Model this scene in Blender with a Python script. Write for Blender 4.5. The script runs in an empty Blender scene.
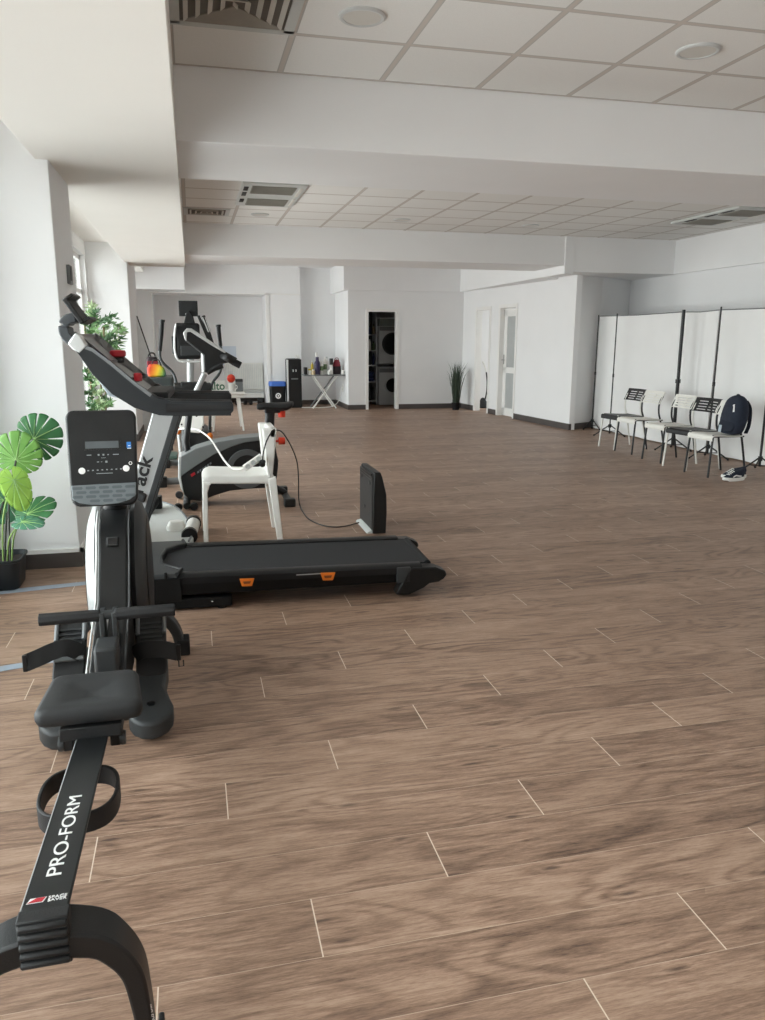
import bpy, bmesh, math, random
from mathutils import Vector, Matrix
random.seed(7)
S = bpy.context.scene
COL = S.collection
PI = math.pi

# ------------------------------------------------------------------ camera model
FPX, CW, CH, CAMH = 776.0, 765.0, 1020.0, 1.45
PIT, YAW, ROL = .217314, .237697, .0037042
_f0 = Vector((math.sin(YAW), math.cos(YAW), 0)); _r0 = Vector((math.cos(YAW), -math.sin(YAW), 0)); _u0 = Vector((0, 0, 1))
CF = _f0*math.cos(PIT) - _u0*math.sin(PIT)
_u1 = _u0*math.cos(PIT) + _f0*math.sin(PIT)
CR = _r0*math.cos(ROL) + _u1*math.sin(ROL)
CU = _u1*math.cos(ROL) - _r0*math.sin(ROL)
def P(x, y, X=None, Y=None, Z=None):
    """world point seen at pixel (x, y) on one given axis plane"""
    d = CR*((x-CW/2)/FPX) + CU*(-(y-CH/2)/FPX) + CF
    o = Vector((0, 0, CAMH))
    if Y is not None: t = Y/d.y
    elif X is not None: t = X/d.x
    else: t = (Z-CAMH)/d.z
    return o + d*t
cam = bpy.data.cameras.new('camera'); camo = bpy.data.objects.new('camera', cam); COL.objects.link(camo)
cam.sensor_fit = 'AUTO'; cam.sensor_width = 36; cam.lens = 36*FPX/1020; cam.clip_start = .05
m = Matrix.Identity(4)
for i in range(3):
    m[i][0] = CR[i]; m[i][1] = CU[i]; m[i][2] = -CF[i]
m[2][3] = CAMH
camo.matrix_world = m
S.camera = camo

# ------------------------------------------------------------------ materials
def lin(c):
    return tuple(((v/255)/12.92 if v/255 <= .04045 else ((v/255+.055)/1.055)**2.4) for v in c)
def nd(nt, t, **k):
    n = nt.nodes.new(t)
    for a, b in k.items(): setattr(n, a, b)
    return n
MC = {}
def mat(name, rgb, rough=.5, metal=0, var=.06, scale=8, bump=0, spec=.5, bscale=None, coat=0):
    if name in MC: return MC[name]
    m = bpy.data.materials.new(name); m.use_nodes = True
    nt = m.node_tree; b = nt.nodes['Principled BSDF']
    b.inputs['Roughness'].default_value = rough; b.inputs['Metallic'].default_value = metal
    b.inputs['Specular IOR Level'].default_value = spec
    if coat: b.inputs['Coat Weight'].default_value = coat
    tc = nd(nt, 'ShaderNodeTexCoord'); nz = nd(nt, 'ShaderNodeTexNoise')
    nz.inputs['Scale'].default_value = scale; nz.inputs['Detail'].default_value = 3
    nt.links.new(tc.outputs['Object'], nz.inputs['Vector'])
    r = nd(nt, 'ShaderNodeValToRGB'); c = lin(rgb)
    r.color_ramp.elements[0].position = .3; r.color_ramp.elements[1].position = .7
    r.color_ramp.elements[0].color = (*[max(0, v*(1-var)) for v in c], 1)
    r.color_ramp.elements[1].color = (*[min(1, v*(1+var)) for v in c], 1)
    nt.links.new(nz.outputs['Fac'], r.inputs['Fac']); nt.links.new(r.outputs['Color'], b.inputs['Base Color'])
    if bump:
        n2 = nd(nt, 'ShaderNodeTexNoise'); n2.inputs['Scale'].default_value = bscale or scale*12
        nt.links.new(tc.outputs['Object'], n2.inputs['Vector'])
        bp = nd(nt, 'ShaderNodeBump'); bp.inputs['Strength'].default_value = bump; bp.inputs['Distance'].default_value = .004
        nt.links.new(n2.outputs['Fac'], bp.inputs['Height']); nt.links.new(bp.outputs['Normal'], b.inputs['Normal'])
    MC[name] = m; return m
WHITE = mat('wall paint', (236, 237, 238), .85, var=.012, scale=2, bump=.05)
WHITE2 = mat('soffit paint', (233, 231, 226), .85, var=.012, scale=2, bump=.05)
TRIMW = mat('white trim', (236, 236, 234), .5, var=.01)
BASEB = mat('dark baseboard', (78, 72, 70), .5, var=.1, scale=4)
BLK = mat('black plastic', (17, 19, 21), .42, var=.1, bump=.12, bscale=300)
BLK2 = mat('matte black plastic', (22, 23, 25), .6, var=.1, bump=.15, bscale=250)
BLKG = mat('gloss black', (12, 13, 16), .3, var=.05)
DGR = mat('dark grey plastic', (44, 47, 49), .5, var=.08, bump=.1, bscale=200)
MGR = mat('mid grey plastic', (112, 116, 118), .45, var=.06)
SIL = mat('silver paint', (176, 179, 180), .33, metal=.35, var=.04)
LSIL = mat('light silver', (205, 208, 208), .3, metal=.2, var=.03)
CHR = mat('chrome tube', (200, 200, 200), .18, metal=1, var=.02)
WPL = mat('white plastic', (240, 240, 236), .35, var=.01)
WMET = mat('white metal', (228, 228, 224), .4, var=.02)
BMET = mat('black metal tube', (22, 23, 25), .4, var=.05)
RUB = mat('black rubber', (20, 20, 21), .8, var=.1, bump=.2)
BELT = mat('treadmill belt', (24, 27, 32), .7, var=.08, scale=30, bump=.25, bscale=600)
ORG = mat('orange plastic', (226, 120, 28), .4, var=.05)
REDO = mat('red orange knob', (228, 62, 34), .4, var=.05)
RED = mat('red plastic', (186, 30, 44), .4, var=.05)
WHP = mat('white print', (235, 236, 236), .5, var=.01)
BLKP = mat('black print', (28, 28, 30), .5, var=.02)
LEDG = mat('lcd grey', (88, 94, 98), .25, var=.04)
BLUE = mat('blue sticker', (52, 130, 214), .4, var=.05)
NAVY = mat('navy fabric', (28, 36, 52), .85, var=.15, scale=25, bump=.4)
WFAB = mat('white fabric', (236, 237, 237), .9, var=.015, scale=3, bump=.08)
LGR = mat('pale grey plastic', (196, 200, 198), .4, var=.03)
GLS = bpy.data.materials.new('window glass'); GLS.use_nodes = True
nt = GLS.node_tree; nt.nodes.clear()
o_ = nd(nt, 'ShaderNodeOutputMaterial'); mx = nd(nt, 'ShaderNodeMixShader'); tr = nd(nt, 'ShaderNodeBsdfTransparent'); gl = nd(nt, 'ShaderNodeBsdfGlossy'); gl.inputs['Roughness'].default_value = .02
fr = nd(nt, 'ShaderNodeFresnel'); fr.inputs['IOR'].default_value = 1.3
nt.links.new(fr.outputs[0], mx.inputs[0]); nt.links.new(tr.outputs[0], mx.inputs[1]); nt.links.new(gl.outputs[0], mx.inputs[2]); nt.links.new(mx.outputs[0], o_.inputs[0])

def math_(nt, op, a, b=None):
    n = nd(nt, 'ShaderNodeMath', operation=op)
    for i, v in enumerate((a, b)):
        if v is None: continue
        if isinstance(v, (int, float)): n.inputs[i].default_value = v
        else: nt.links.new(v, n.inputs[i])
    return n.outputs[0]
def mix_(nt, fac, a, b):
    n = nd(nt, 'ShaderNodeMix', data_type='RGBA')
    if isinstance(fac, (int, float)): n.inputs[0].default_value = fac
    else: nt.links.new(fac, n.inputs[0])
    for i, v in ((6, a), (7, b)):
        if isinstance(v, tuple): n.inputs[i].default_value = (*v, 1)
        else: nt.links.new(v, n.inputs[i])
    return n.outputs[2]

def floor_material():
    m = bpy.data.materials.new('oak laminate planks'); m.use_nodes = True
    nt = m.node_tree; b = nt.nodes['Principled BSDF']; L = nt.links
    tc = nd(nt, 'ShaderNodeTexCoord'); sp = nd(nt, 'ShaderNodeSeparateXYZ'); L.new(tc.outputs['Object'], sp.inputs[0])
    X, Y = sp.outputs[0], sp.outputs[1]
    w, y0, Ln, st = .2030, -.0487, 1.341, .3815
    ry = math_(nt, 'DIVIDE', math_(nt, 'SUBTRACT', Y, y0), w)
    row = math_(nt, 'FLOOR', ry); fy = math_(nt, 'SUBTRACT', ry, row)
    # plank row k lies below its top edge k*w: seam x = .043 + st*(k-12), k = row+1
    off = math_(nt, 'ADD', math_(nt, 'MULTIPLY', math_(nt, 'SUBTRACT', row, 11), st), .043)
    u = math_(nt, 'DIVIDE', math_(nt, 'SUBTRACT', X, off), Ln)
    pk = math_(nt, 'FLOOR', u); fu = math_(nt, 'SUBTRACT', u, pk)
    cv = nd(nt, 'ShaderNodeCombineXYZ'); L.new(row, cv.inputs[0]); L.new(pk, cv.inputs[1])
    wn = nd(nt, 'ShaderNodeTexWhiteNoise', noise_dimensions='2D'); L.new(cv.outputs[0], wn.inputs['Vector'])
    rs = nd(nt, 'ShaderNodeSeparateColor'); L.new(wn.outputs['Color'], rs.inputs[0])
    # grain coordinates, shifted per plank
    gx = math_(nt, 'ADD', X, math_(nt, 'MULTIPLY', rs.outputs[0], 37))
    gy = math_(nt, 'ADD', Y, math_(nt, 'MULTIPLY', rs.outputs[1], 53))
    def coord(sx, sy):
        c = nd(nt, 'ShaderNodeCombineXYZ'); L.new(math_(nt, 'MULTIPLY', gx, sx), c.inputs[0]); L.new(math_(nt, 'MULTIPLY', gy, sy), c.inputs[1]); return c.outputs[0]
    def noise(v, sc, det, dist=0, rough=.5):
        n = nd(nt, 'ShaderNodeTexNoise'); n.inputs['Scale'].default_value = sc; n.inputs['Detail'].default_value = det
        n.inputs['Distortion'].default_value = dist; n.inputs['Roughness'].default_value = rough; L.new(v, n.inputs['Vector']); return n.outputs['Fac']
    broad = noise(coord(.9, 7), 1, 3, .8)
    # knots: sparse dark eyes that bend the rings around them
    vo = nd(nt, 'ShaderNodeTexVoronoi', voronoi_dimensions='2D'); vo.inputs['Scale'].default_value = 1; L.new(coord(1.5, 6.5), vo.inputs['Vector'])
    kd = vo.outputs['Distance']
    vs = nd(nt, 'ShaderNodeSeparateColor'); L.new(vo.outputs['Color'], vs.inputs[0])
    kk = nd(nt, 'ShaderNodeMapRange'); L.new(kd, kk.inputs[0]); kk.inputs[1].default_value = .02; kk.inputs[2].default_value = .30; kk.inputs[3].default_value = 1; kk.inputs[4].default_value = 0
    has = math_(nt, 'GREATER_THAN', vs.outputs[0], .45)
    halo = math_(nt, 'MULTIPLY', kk.outputs[0], has)
    ph = math_(nt, 'ADD', math_(nt, 'MULTIPLY', noise(coord(.9, 4.2), 1, 2, .4), 70), math_(nt, 'MULTIPLY', halo, 9))
    rings = math_(nt, 'ADD', math_(nt, 'MULTIPLY', math_(nt, 'SINE', ph), .5), .5)
    rings = math_(nt, 'POWER', rings, 2.2)
    fine = noise(coord(7, 85), 1, 7, .3, .74)
    fib = noise(coord(34, 330), 1, 4, .1, .75)
    g = math_(nt, 'ADD', math_(nt, 'MULTIPLY', broad, .27), math_(nt, 'MULTIPLY', fine, .73))
    g = math_(nt, 'SUBTRACT', g, math_(nt, 'MULTIPLY', math_(nt, 'SUBTRACT', rings, .35), math_(nt, 'MULTIPLY', noise(coord(.7, 3), 1, 1), .20)))
    g = math_(nt, 'ADD', g, math_(nt, 'MULTIPLY', math_(nt, 'SUBTRACT', fib, .5), .38))
    g = math_(nt, 'ADD', g, math_(nt, 'MULTIPLY', math_(nt, 'SUBTRACT', rs.outputs[2], .5), .09))
    g = math_(nt, 'SUBTRACT', g, math_(nt, 'MULTIPLY', halo, .045))
    ramp = nd(nt, 'ShaderNodeValToRGB'); L.new(g, ramp.inputs[0])
    e = ramp.color_ramp.elements
    e[0].position = .26; e[0].color = (*lin((88, 69, 58)), 1)
    e[1].position = .74; e[1].color = (*lin((184, 157, 137)), 1)
    k = e.new(.40); k.color = (*lin((126, 101, 85)), 1)
    k = e.new(.54); k.color = (*lin((154, 126, 107)), 1)
    kn = nd(nt, 'ShaderNodeMapRange'); L.new(math_(nt, 'ADD', kd, math_(nt, 'MULTIPLY', math_(nt, 'SUBTRACT', fine, .5), .12)), kn.inputs[0])
    kn.inputs[1].default_value = .015; kn.inputs[2].default_value = .065; kn.inputs[3].default_value = .75; kn.inputs[4].default_value = 0
    col = mix_(nt, math_(nt, 'MULTIPLY', kn.outputs[0], has), ramp.outputs[0], lin((78, 62, 54)))
    # seams: pale end joints, faint pale long joints
    eu = math_(nt, 'MINIMUM', fu, math_(nt, 'SUBTRACT', 1, fu)); ev = math_(nt, 'MINIMUM', fy, math_(nt, 'SUBTRACT', 1, fy))
    s1 = math_(nt, 'LESS_THAN', eu, .0017/Ln); s2 = math_(nt, 'LESS_THAN', ev, .0009/w)
    col = mix_(nt, math_(nt, 'MULTIPLY', s2, .7), col, lin((198, 176, 156)))
    col = mix_(nt, s1, col, lin((214, 198, 180)))
    L.new(col, b.inputs['Base Color'])
    rr = math_(nt, 'ADD', math_(nt, 'MULTIPLY', fine, .12), .40)
    L.new(rr, b.inputs['Roughness']); b.inputs['Specular IOR Level'].default_value = .42
    bp = nd(nt, 'ShaderNodeBump'); bp.inputs['Strength'].default_value = .12; bp.inputs['Distance'].default_value = .002
    hh = math_(nt, 'SUBTRACT', fib, math_(nt, 'MULTIPLY', math_(nt, 'MAXIMUM', s1, s2), 1.5))
    L.new(hh, bp.inputs['Height']); L.new(bp.outputs[0], b.inputs['Normal'])
    return m
def tile_material(name, x0, y0):
    m = bpy.data.materials.new(name); m.use_nodes = True
    nt = m.node_tree; b = nt.nodes['Principled BSDF']; L = nt.links
    tc = nd(nt, 'ShaderNodeTexCoord'); sp = nd(nt, 'ShaderNodeSeparateXYZ'); L.new(tc.outputs['Object'], sp.inputs[0])
    d = []
    for a, o in ((sp.outputs[0], x0), (sp.outputs[1], y0)):
        t = math_(nt, 'DIVIDE', math_(nt, 'SUBTRACT', a, o-.3), .6)
        f = math_(nt, 'SUBTRACT', t, math_(nt, 'FLOOR', t))
        d.append(math_(nt, 'ABSOLUTE', math_(nt, 'SUBTRACT', f, .5)))
    mn = math_(nt, 'MINIMUM', d[0], d[1])
    bar = math_(nt, 'LESS_THAN', mn, .012/.6)
    lip = math_(nt, 'LESS_THAN', math_(nt, 'ABSOLUTE', math_(nt, 'SUBTRACT', mn, .0155/.6)), .0035/.6)
    nz = nd(nt, 'ShaderNodeTexNoise'); nz.inputs['Scale'].default_value = 260; nz.inputs['Detail'].default_value = 4; L.new(tc.outputs['Object'], nz.inputs['Vector'])
    col = mix_(nt, nz.outputs['Fac'], lin((222, 222, 219)), lin((239, 239, 237)))
    col = mix_(nt, bar, col, lin((200, 193, 186)))
    col = mix_(nt, math_(nt, 'MULTIPLY', lip, .5), col, lin((120, 114, 108)))
    L.new(col, b.inputs['Base Color']); b.inputs['Roughness'].default_value = .9
    bp = nd(nt, 'ShaderNodeBump'); bp.inputs['Strength'].default_value = .15; bp.inputs['Distance'].default_value = .003
    L.new(math_(nt, 'ADD', nz.outputs['Fac'], math_(nt, 'MULTIPLY', bar, 1.5)), bp.inputs['Height']); L.new(bp.outputs[0], b.inputs['Normal'])
    return m

# ------------------------------------------------------------------ mesh builder
MW = {}
class MB:
    def __init__(s): s.v = []; s.f = []; s.m = []; s.c = 0
    def use(s, i): s.c = i; return s
    def add(s, vs, fs):
        k = len(s.v); s.v += [Vector(v) for v in vs]
        for f in fs: s.f.append([k+i for i in f]); s.m.append(s.c)
        return s
    def box(s, lo, hi):
        x0, y0, z0 = lo; x1, y1, z1 = hi
        return s.add([(x0,y0,z0),(x1,y0,z0),(x1,y1,z0),(x0,y1,z0),(x0,y0,z1),(x1,y0,z1),(x1,y1,z1),(x0,y1,z1)],
                     [(0,3,2,1),(4,5,6,7),(0,1,5,4),(1,2,6,5),(2,3,7,6),(3,0,4,7)])
    def obox(s, c, size, R=None):
        a, b, d = [q/2 for q in size]; c = Vector(c)
        R = R or Matrix.Identity(3)
        vs = [c + R @ Vector((x, y, z)) for z in (-d, d) for x, y in ((-a,-b),(a,-b),(a,b),(-a,b))]
        return s.add(vs, [(0,3,2,1),(4,5,6,7),(0,1,5,4),(1,2,6,5),(2,3,7,6),(3,0,4,7)])
    def prism(s, poly, vec):
        vec = Vector(vec); n = len(poly); p = [Vector(q) for q in poly]
        return s.add(p + [q+vec for q in p], [tuple(range(n-1, -1, -1)), tuple(range(n, 2*n))] + [(i, (i+1) % n, n+(i+1) % n, n+i) for i in range(n)])
    def loft(s, rings, caps=True, closed=True):
        n = len(rings[0]); vs = [q for r in rings for q in r]; fs = []
        for i in range(len(rings)-1):
            for j in range(n if closed else n-1):
                a = i*n+j; b = i*n+(j+1) % n
                fs.append((a, b, b+n, a+n))
        if caps: fs += [tuple(range(n-1, -1, -1)), tuple(range((len(rings)-1)*n, len(rings)*n))]
        return s.add(vs, fs)
    def tube(s, pts, r, seg=10, ex=1.0, up=None, closed=False):
        """round tube; ex squashes the section along the second normal"""
        pts = [Vector(p) for p in pts]; n = len(pts); rs = r if isinstance(r, (list, tuple)) else [r]*n
        rings = []; nrm = None
        for i, p in enumerate(pts):
            if closed: t = pts[(i+1) % n]-pts[i-1]
            else: t = pts[min(i+1, n-1)]-pts[max(i-1, 0)]
            t.normalize()
            if nrm is None:
                q = Vector(up) if up else (Vector((0, 0, 1)) if abs(t.z) < .9 else Vector((1, 0, 0)))
                nrm = (q - t*q.dot(t)).normalized()
            else: nrm = (nrm - t*nrm.dot(t)).normalized()
            b = t.cross(nrm)
            rings.append([p + nrm*(rs[i]*math.cos(2*PI*k/seg)) + b*(rs[i]*ex*math.sin(2*PI*k/seg)) for k in range(seg)])
        if closed: rings.append(rings[0])
        return s.loft(rings, caps=not closed)
    def band(s, pts, w, h, up=(0, 0, 1), closed=False):
        """rectangular section: w across, h along up"""
        pts = [Vector(p) for p in pts]; n = len(pts); up = Vector(up); rings = []
        ws = w if isinstance(w, (list, tuple)) else [w]*n; hs = h if isinstance(h, (list, tuple)) else [h]*n
        for i, p in enumerate(pts):
            if closed: t = pts[(i+1) % n]-pts[i-1]
            else: t = pts[min(i+1, n-1)]-pts[max(i-1, 0)]
            t.normalize(); sd = t.cross(up)
            if sd.length < 1e-6: sd = Vector((1, 0, 0))
            sd.normalize(); u2 = sd.cross(t).normalized()
            a, b = ws[i]/2, hs[i]/2
            rings.append([p+sd*a+u2*b, p-sd*a+u2*b, p-sd*a-u2*b, p+sd*a-u2*b])
        if closed: rings.append(rings[0])
        return s.loft(rings, caps=not closed)
    def lathe(s, prof, c=(0, 0, 0), seg=20, axis='z', cap=True):
        c = Vector(c); rings = []
        for r, h in prof:
            ring = []
            for k in range(seg):
                a = 2*PI*k/seg; x, y = r*math.cos(a), r*math.sin(a)
                ring.append(c + (Vector((x, y, h)) if axis == 'z' else Vector((h, x, y)) if axis == 'x' else Vector((y, h, x))))
            rings.append(ring)
        return s.loft(rings, caps=cap)
    def ball(s, c, r, seg=14, rings=9):
        c = Vector(c); r = r if isinstance(r, (tuple, list)) else (r, r, r); R = []
        for i in range(rings+1):
            a = -PI/2 + PI*(i+.0001)/(rings+.0002); R.append([c+Vector((r[0]*math.cos(a)*math.cos(2*PI*k/seg), r[1]*math.cos(a)*math.sin(2*PI*k/seg), r[2]*math.sin(a))) for k in range(seg)])
        return s.loft(R)
    def build(s, name, mats, parent=None, bevel=0, seg=2, world=False, sub=0, ang=38, smooth=True, xf=None):
        me = bpy.data.meshes.new(name); vs = s.v
        if xf is not None: vs = [xf @ v for v in vs]
        if world and parent is not None:
            iv = MW[parent.name].inverted(); vs = [iv @ v for v in vs]
        me.from_pydata([tuple(v) for v in vs], [], s.f)
        mats = mats if isinstance(mats, (list, tuple)) else [mats]
        for q in mats: me.materials.append(q)
        for p, i in zip(me.polygons, s.m): p.material_index = min(i, len(mats)-1)
        b = bmesh.new(); b.from_mesh(me); bmesh.ops.recalc_face_normals(b, faces=b.faces); b.to_mesh(me); b.free()
        if smooth:
            for p in me.polygons: p.use_smooth = True
            me.set_sharp_from_angle(angle=math.radians(ang))
        o = bpy.data.objects.new(name, me); COL.objects.link(o)
        if parent is not None: o.parent = parent; MW[o.name] = MW[parent.name]
        else: MW[o.name] = Matrix.Identity(4)
        if bevel:
            q = o.modifiers.new('bevel', 'BEVEL'); q.width = bevel; q.segments = seg; q.limit_method = 'ANGLE'; q.angle_limit = math.radians(35); q.harden_normals = False
        if sub:
            q = o.modifiers.new('sub', 'SUBSURF'); q.levels = sub; q.render_levels = sub
        return o
def tag(o, label, cat, group=None):
    o['label'] = label; o['category'] = cat
    if group: o['group'] = group
    return o
def thing(name, label, cat, loc=(0, 0, 0), rz=0, group=None):
    o = bpy.data.objects.new(name, None); COL.objects.link(o); o.empty_display_size = .1
    o.location = loc; o.rotation_euler = (0, 0, rz)
    MW[o.name] = Matrix.Translation(Vector(loc)) @ Matrix.Rotation(rz, 4, 'Z')
    return tag(o, label, cat, group)
def struct(mb, name, mats, parent=None, **k):
    o = mb.build(name, mats, parent, smooth=False, **k)
    o['kind'] = 'structure'
    return o
def dup(o, parent=None):
    c = o.copy(); COL.objects.link(c)
    if parent is not None: c.parent = parent
    for ch in o.children: dup(ch, c)
    return c
def text(name, body, mtl, parent, origin, ex, ey, size, depth=.001, align='LEFT', bold=0, length=None):
    """flat raised lettering in the plane spanned by ex (writing direction) and ey (up)"""
    cu = bpy.data.curves.new(name, 'FONT'); cu.body = body; cu.size = size; cu.extrude = depth; cu.align_x = align; cu.offset = bold
    o = bpy.data.objects.new(name, cu); COL.objects.link(o)
    dg = bpy.context.evaluated_depsgraph_get()
    me = bpy.data.meshes.new_from_object(o.evaluated_get(dg)); bpy.data.objects.remove(o)
    if length:
        xs = [v.co.x for v in me.vertices]; k = length/(max(xs)-min(xs)); x0 = min(xs)
        for v in me.vertices: v.co.x = (v.co.x-x0)*k
    ex = Vector(ex).normalized(); ey = Vector(ey); ey = (ey-ex*ey.dot(ex)).normalized(); ez = ex.cross(ey)
    M4 = Matrix(((ex.x, ey.x, ez.x, origin[0]), (ex.y, ey.y, ez.y, origin[1]), (ex.z, ey.z, ez.z, origin[2]), (0, 0, 0, 1)))
    me.transform(M4); me.materials.clear(); me.materials.append(mtl)
    t = bpy.data.objects.new(name, me); COL.objects.link(t); t.parent = parent; MW[t.name] = MW[parent.name]
    return t
def cat(pts, n=6, closed=False):
    """smooth curve through points"""
    pts = [Vector(p) for p in pts]; N = len(pts); out = []
    for i in range(N if closed else N-1):
        g = (lambda k: pts[k % N]) if closed else (lambda k: pts[max(0, min(N-1, k))])
        a, b, c, d = g(i-1), g(i), g(i+1), g(i+2)
        for k in range(n):
            t = k/n
            out.append(.5*((2*b)+(c-a)*t+(2*a-5*b+4*c-d)*t*t+(3*b-a-3*c+d)*t*t*t))
    if not closed: out.append(pts[-1])
    return out
def rrect(w, h, r, n=5):
    o = []
    for cx, cy, a0 in ((w/2-r, h/2-r, 0), (-w/2+r, h/2-r, 90), (-w/2+r, -h/2+r, 180), (w/2-r, -h/2+r, 270)):
        for k in range(n+1):
            a = math.radians(a0+90*k/n); o.append((cx+r*math.cos(a), cy+r*math.sin(a)))
    return o
# ================================================================== the room
ZC = 2.94
XL, XR, YB = -1.33, 7.40, -3.0
fl = struct(MB().box((XL-.4, YB-.1, -.1), (9.0, 18.7, 0)), 'floor', floor_material())
def B(*bx):
    q = MB()
    for lo, hi in bx: q.box(lo, hi)
    return q
struct(B(((XL-.3, YB-.1, ZC), (XR+.2, 5.0, ZC+.1))), 'ceiling', tile_material('ceiling tiles', .57, 4.9))
struct(B(((-.4, 5.0, ZC), (XR+.2, 11.2, ZC+.1))), 'ceiling', tile_material('ceiling tiles back', .60, 9.24))
struct(B(((XL-.3, 11.2, ZC), (XR+.9, 18.7, ZC+.1))), 'ceiling', WHITE)
# left wall: sill, header and piers around three window bays
WZ0, WZ1 = .10, 2.53
bays = [(-2.8, 4.98), (6.02, 11.52), (13.3, 16.4)]
q = B(((XL-.2, YB, 0), (XL, 18.4, WZ0)), ((XL-.2, YB, WZ1), (XL, 18.4, ZC)))
prev = YB
for a, b in bays + [(18.4, None)]:
    q.box((XL-.2, prev, WZ0), (XL, a, WZ1)); prev = b
struct(q, 'wall_left', WHITE)
struct(B(((XL, YB, 2.71), (-.83, 18.4, ZC))), 'ceiling', WHITE2)           # window recess head
struct(B(((-.83, YB, 2.46), (-.025, 12.2, ZC))), 'ceiling', WHITE2, bevel=.004)  # lowered soffit
struct(B(((XL, 5.17, 0), (-.76, 5.96, 2.72))), 'wall_left_column', WHITE, bevel=.006)
struct(B(((XL, 11.6, 0), (-.80, 13.25, 2.72))), 'wall_left_column', WHITE, bevel=.006)
n = 0
for a, b in bays:
    n += 1; L = b-a; k = max(2, round(L/1.4)); w = L/k; xg = XL-.1
    f = MB()
    f.box((xg-.03, a, WZ0), (xg+.03, b, WZ0+.06)); f.box((xg-.03, a, WZ1-.06), (xg+.03, b, WZ1)); f.box((xg-.03, a, 2.02), (xg+.03, b, 2.08))
    for i in range(k+1): f.box((xg-.03, max(a, a+i*w-.035), WZ0), (xg+.03, min(b, a+i*w+.035), WZ1))
    wo = struct(f, 'window_%d' % n, TRIMW)
    g = struct(B(((xg-.004, a+.02, WZ0+.02), (xg+.004, b-.02, WZ1-.02))), 'pane', GLS, wo)
    s_ = struct(B(((XL-.08, a, WZ0-.001), (XL+.03, b, WZ0+.025))), 'window_sill', TRIMW, wo)
# wall behind the camera
struct(B(((XL-.2, YB-.2, 0), (XR+.2, YB, ZC))), 'wall_front', WHITE)
# right side
struct(B(((XR, YB-.1, 0), (XR+.15, 13.4, ZC))), 'wall_right', WHITE)
struct(B(((7.33, 5.9, 2.445), (XR, 11.2, ZC))), 'wall_right_bulkhead', WHITE)
struct(MB().prism([(5.95, 11.62, 0), (6.55, 11.90, 0), (XR+.1, 12.55, 0), (XR+.1, 12.75, 0), (6.4, 12.0, 0), (5.95, 11.76, 0)], (0, 0, 2.5)), 'wall_right_return', WHITE)
# cross beams
struct(B(((-.025, 4.9, 2.545), (XR, 6.0, ZC))), 'ceiling_beam', WHITE, bevel=.004)
struct(B(((-.025, 11.14, 2.53), (5.5, 12.2, ZC))), 'ceiling_beam', WHITE, bevel=.004)
struct(B(((5.5, 11.14, 2.44), (XR, 13.4, ZC))), 'ceiling_beam', WHITE)
# back walls
struct(B(((XL, 17.3, 0), (-.74, 18.4, ZC)), ((-.74, 18.3, 0), (1.60, 18.4, 2.40)), ((1.60, 17.2, 0), (2.33, 18.4, ZC)),
         ((2.33, 17.45, 0), (3.3, 18.4, ZC)), ((-.74, 17.2, 2.36), (1.60, 18.4, ZC))), 'wall_back', WHITE)
struct(B(((XL, 16.5, 2.39), (-.07, 17.3, ZC))), 'ceiling_bulkhead', WHITE)
struct(B(((-.76, 17.185, 0), (-.735, 17.2, 2.37)), ((-.76, 17.185, 2.355), (2.33, 17.2, 2.38)), ((1.585, 17.185, 0), (1.66, 17.2, 2.37))), 'trim_1', TRIMW)
# wall with the closet door
DX0, DX1, DZ = P(368.2, 408, Y=15.95).x, P(396, 408, Y=15.95).x, P(380, 311.5, Y=15.95).z
struct(B(((3.13, 15.95, 0), (DX0, 16.09, 2.5)), ((DX1, 15.95, 0), (5.70, 16.09, 2.5)), ((DX0, 15.95, DZ), (DX1, 16.09, 2.5)), ((3.13, 16.09, 0), (3.27, 17.6, 2.5))), 'wall_closet', WHITE)
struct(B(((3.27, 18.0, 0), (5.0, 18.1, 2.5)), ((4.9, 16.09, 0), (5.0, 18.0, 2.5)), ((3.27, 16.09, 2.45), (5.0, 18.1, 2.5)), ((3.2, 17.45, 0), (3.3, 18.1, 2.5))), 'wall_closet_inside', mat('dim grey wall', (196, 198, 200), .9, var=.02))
tr = MB()
for x0, x1 in ((DX0-.055, DX0+.005), (DX1-.005, DX1+.055)): tr.box((x0, 15.93, 0), (x1, 16.1, DZ))
tr.box((DX0-.055, 15.93, DZ-.005), (DX1+.055, 16.1, DZ+.055))
struct(tr, 'trim_2', TRIMW, bevel=.004)
struct(B(((3.03, 15.86, 2.40), (5.48, 17.45, ZC)), ((5.48, 11.12, 2.41), (5.62, 17.45, ZC)), ((5.62, 12.2, 2.41), (6.3, 17.45, ZC))), 'ceiling_bulkhead', WHITE)
# skewed wall with two doorways
WA, WB_ = Vector((5.95, 11.62, 0)), Vector((5.60, 15.95, 0))
WD = (WB_-WA); WLEN = WD.length; WD.normalize(); WN = Vector((WD.y, -WD.x, 0))   # WN points into the side rooms (+x)
def wpt(x, y):   # pixel -> distance along the skewed wall
    d = P(x, y, Y=14)-Vector((0, 0, CAMH)); o = Vector((0, 0, CAMH))
    # o + d*t on plane through WA with normal WN
    t = (WA-o).dot(WN)/d.dot(WN); p = o+d*t
    return (p-WA).dot(WD), p.z
D2a, D2b = wpt(512.5, 419)[0], wpt(497.5, 414.6)[0]
D1a, D1b = wpt(487.2, 412.5)[0], wpt(474.8, 409.5)[0]
DT1, DT2 = wpt(481, 310)[1], wpt(506, 307.5)[1]
XF = Matrix(((WD.x, WN.x, 0, WA.x), (WD.y, WN.y, 0, WA.y), (0, 0, 1, 0), (0, 0, 0, 1)))
T_ = .10
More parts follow.
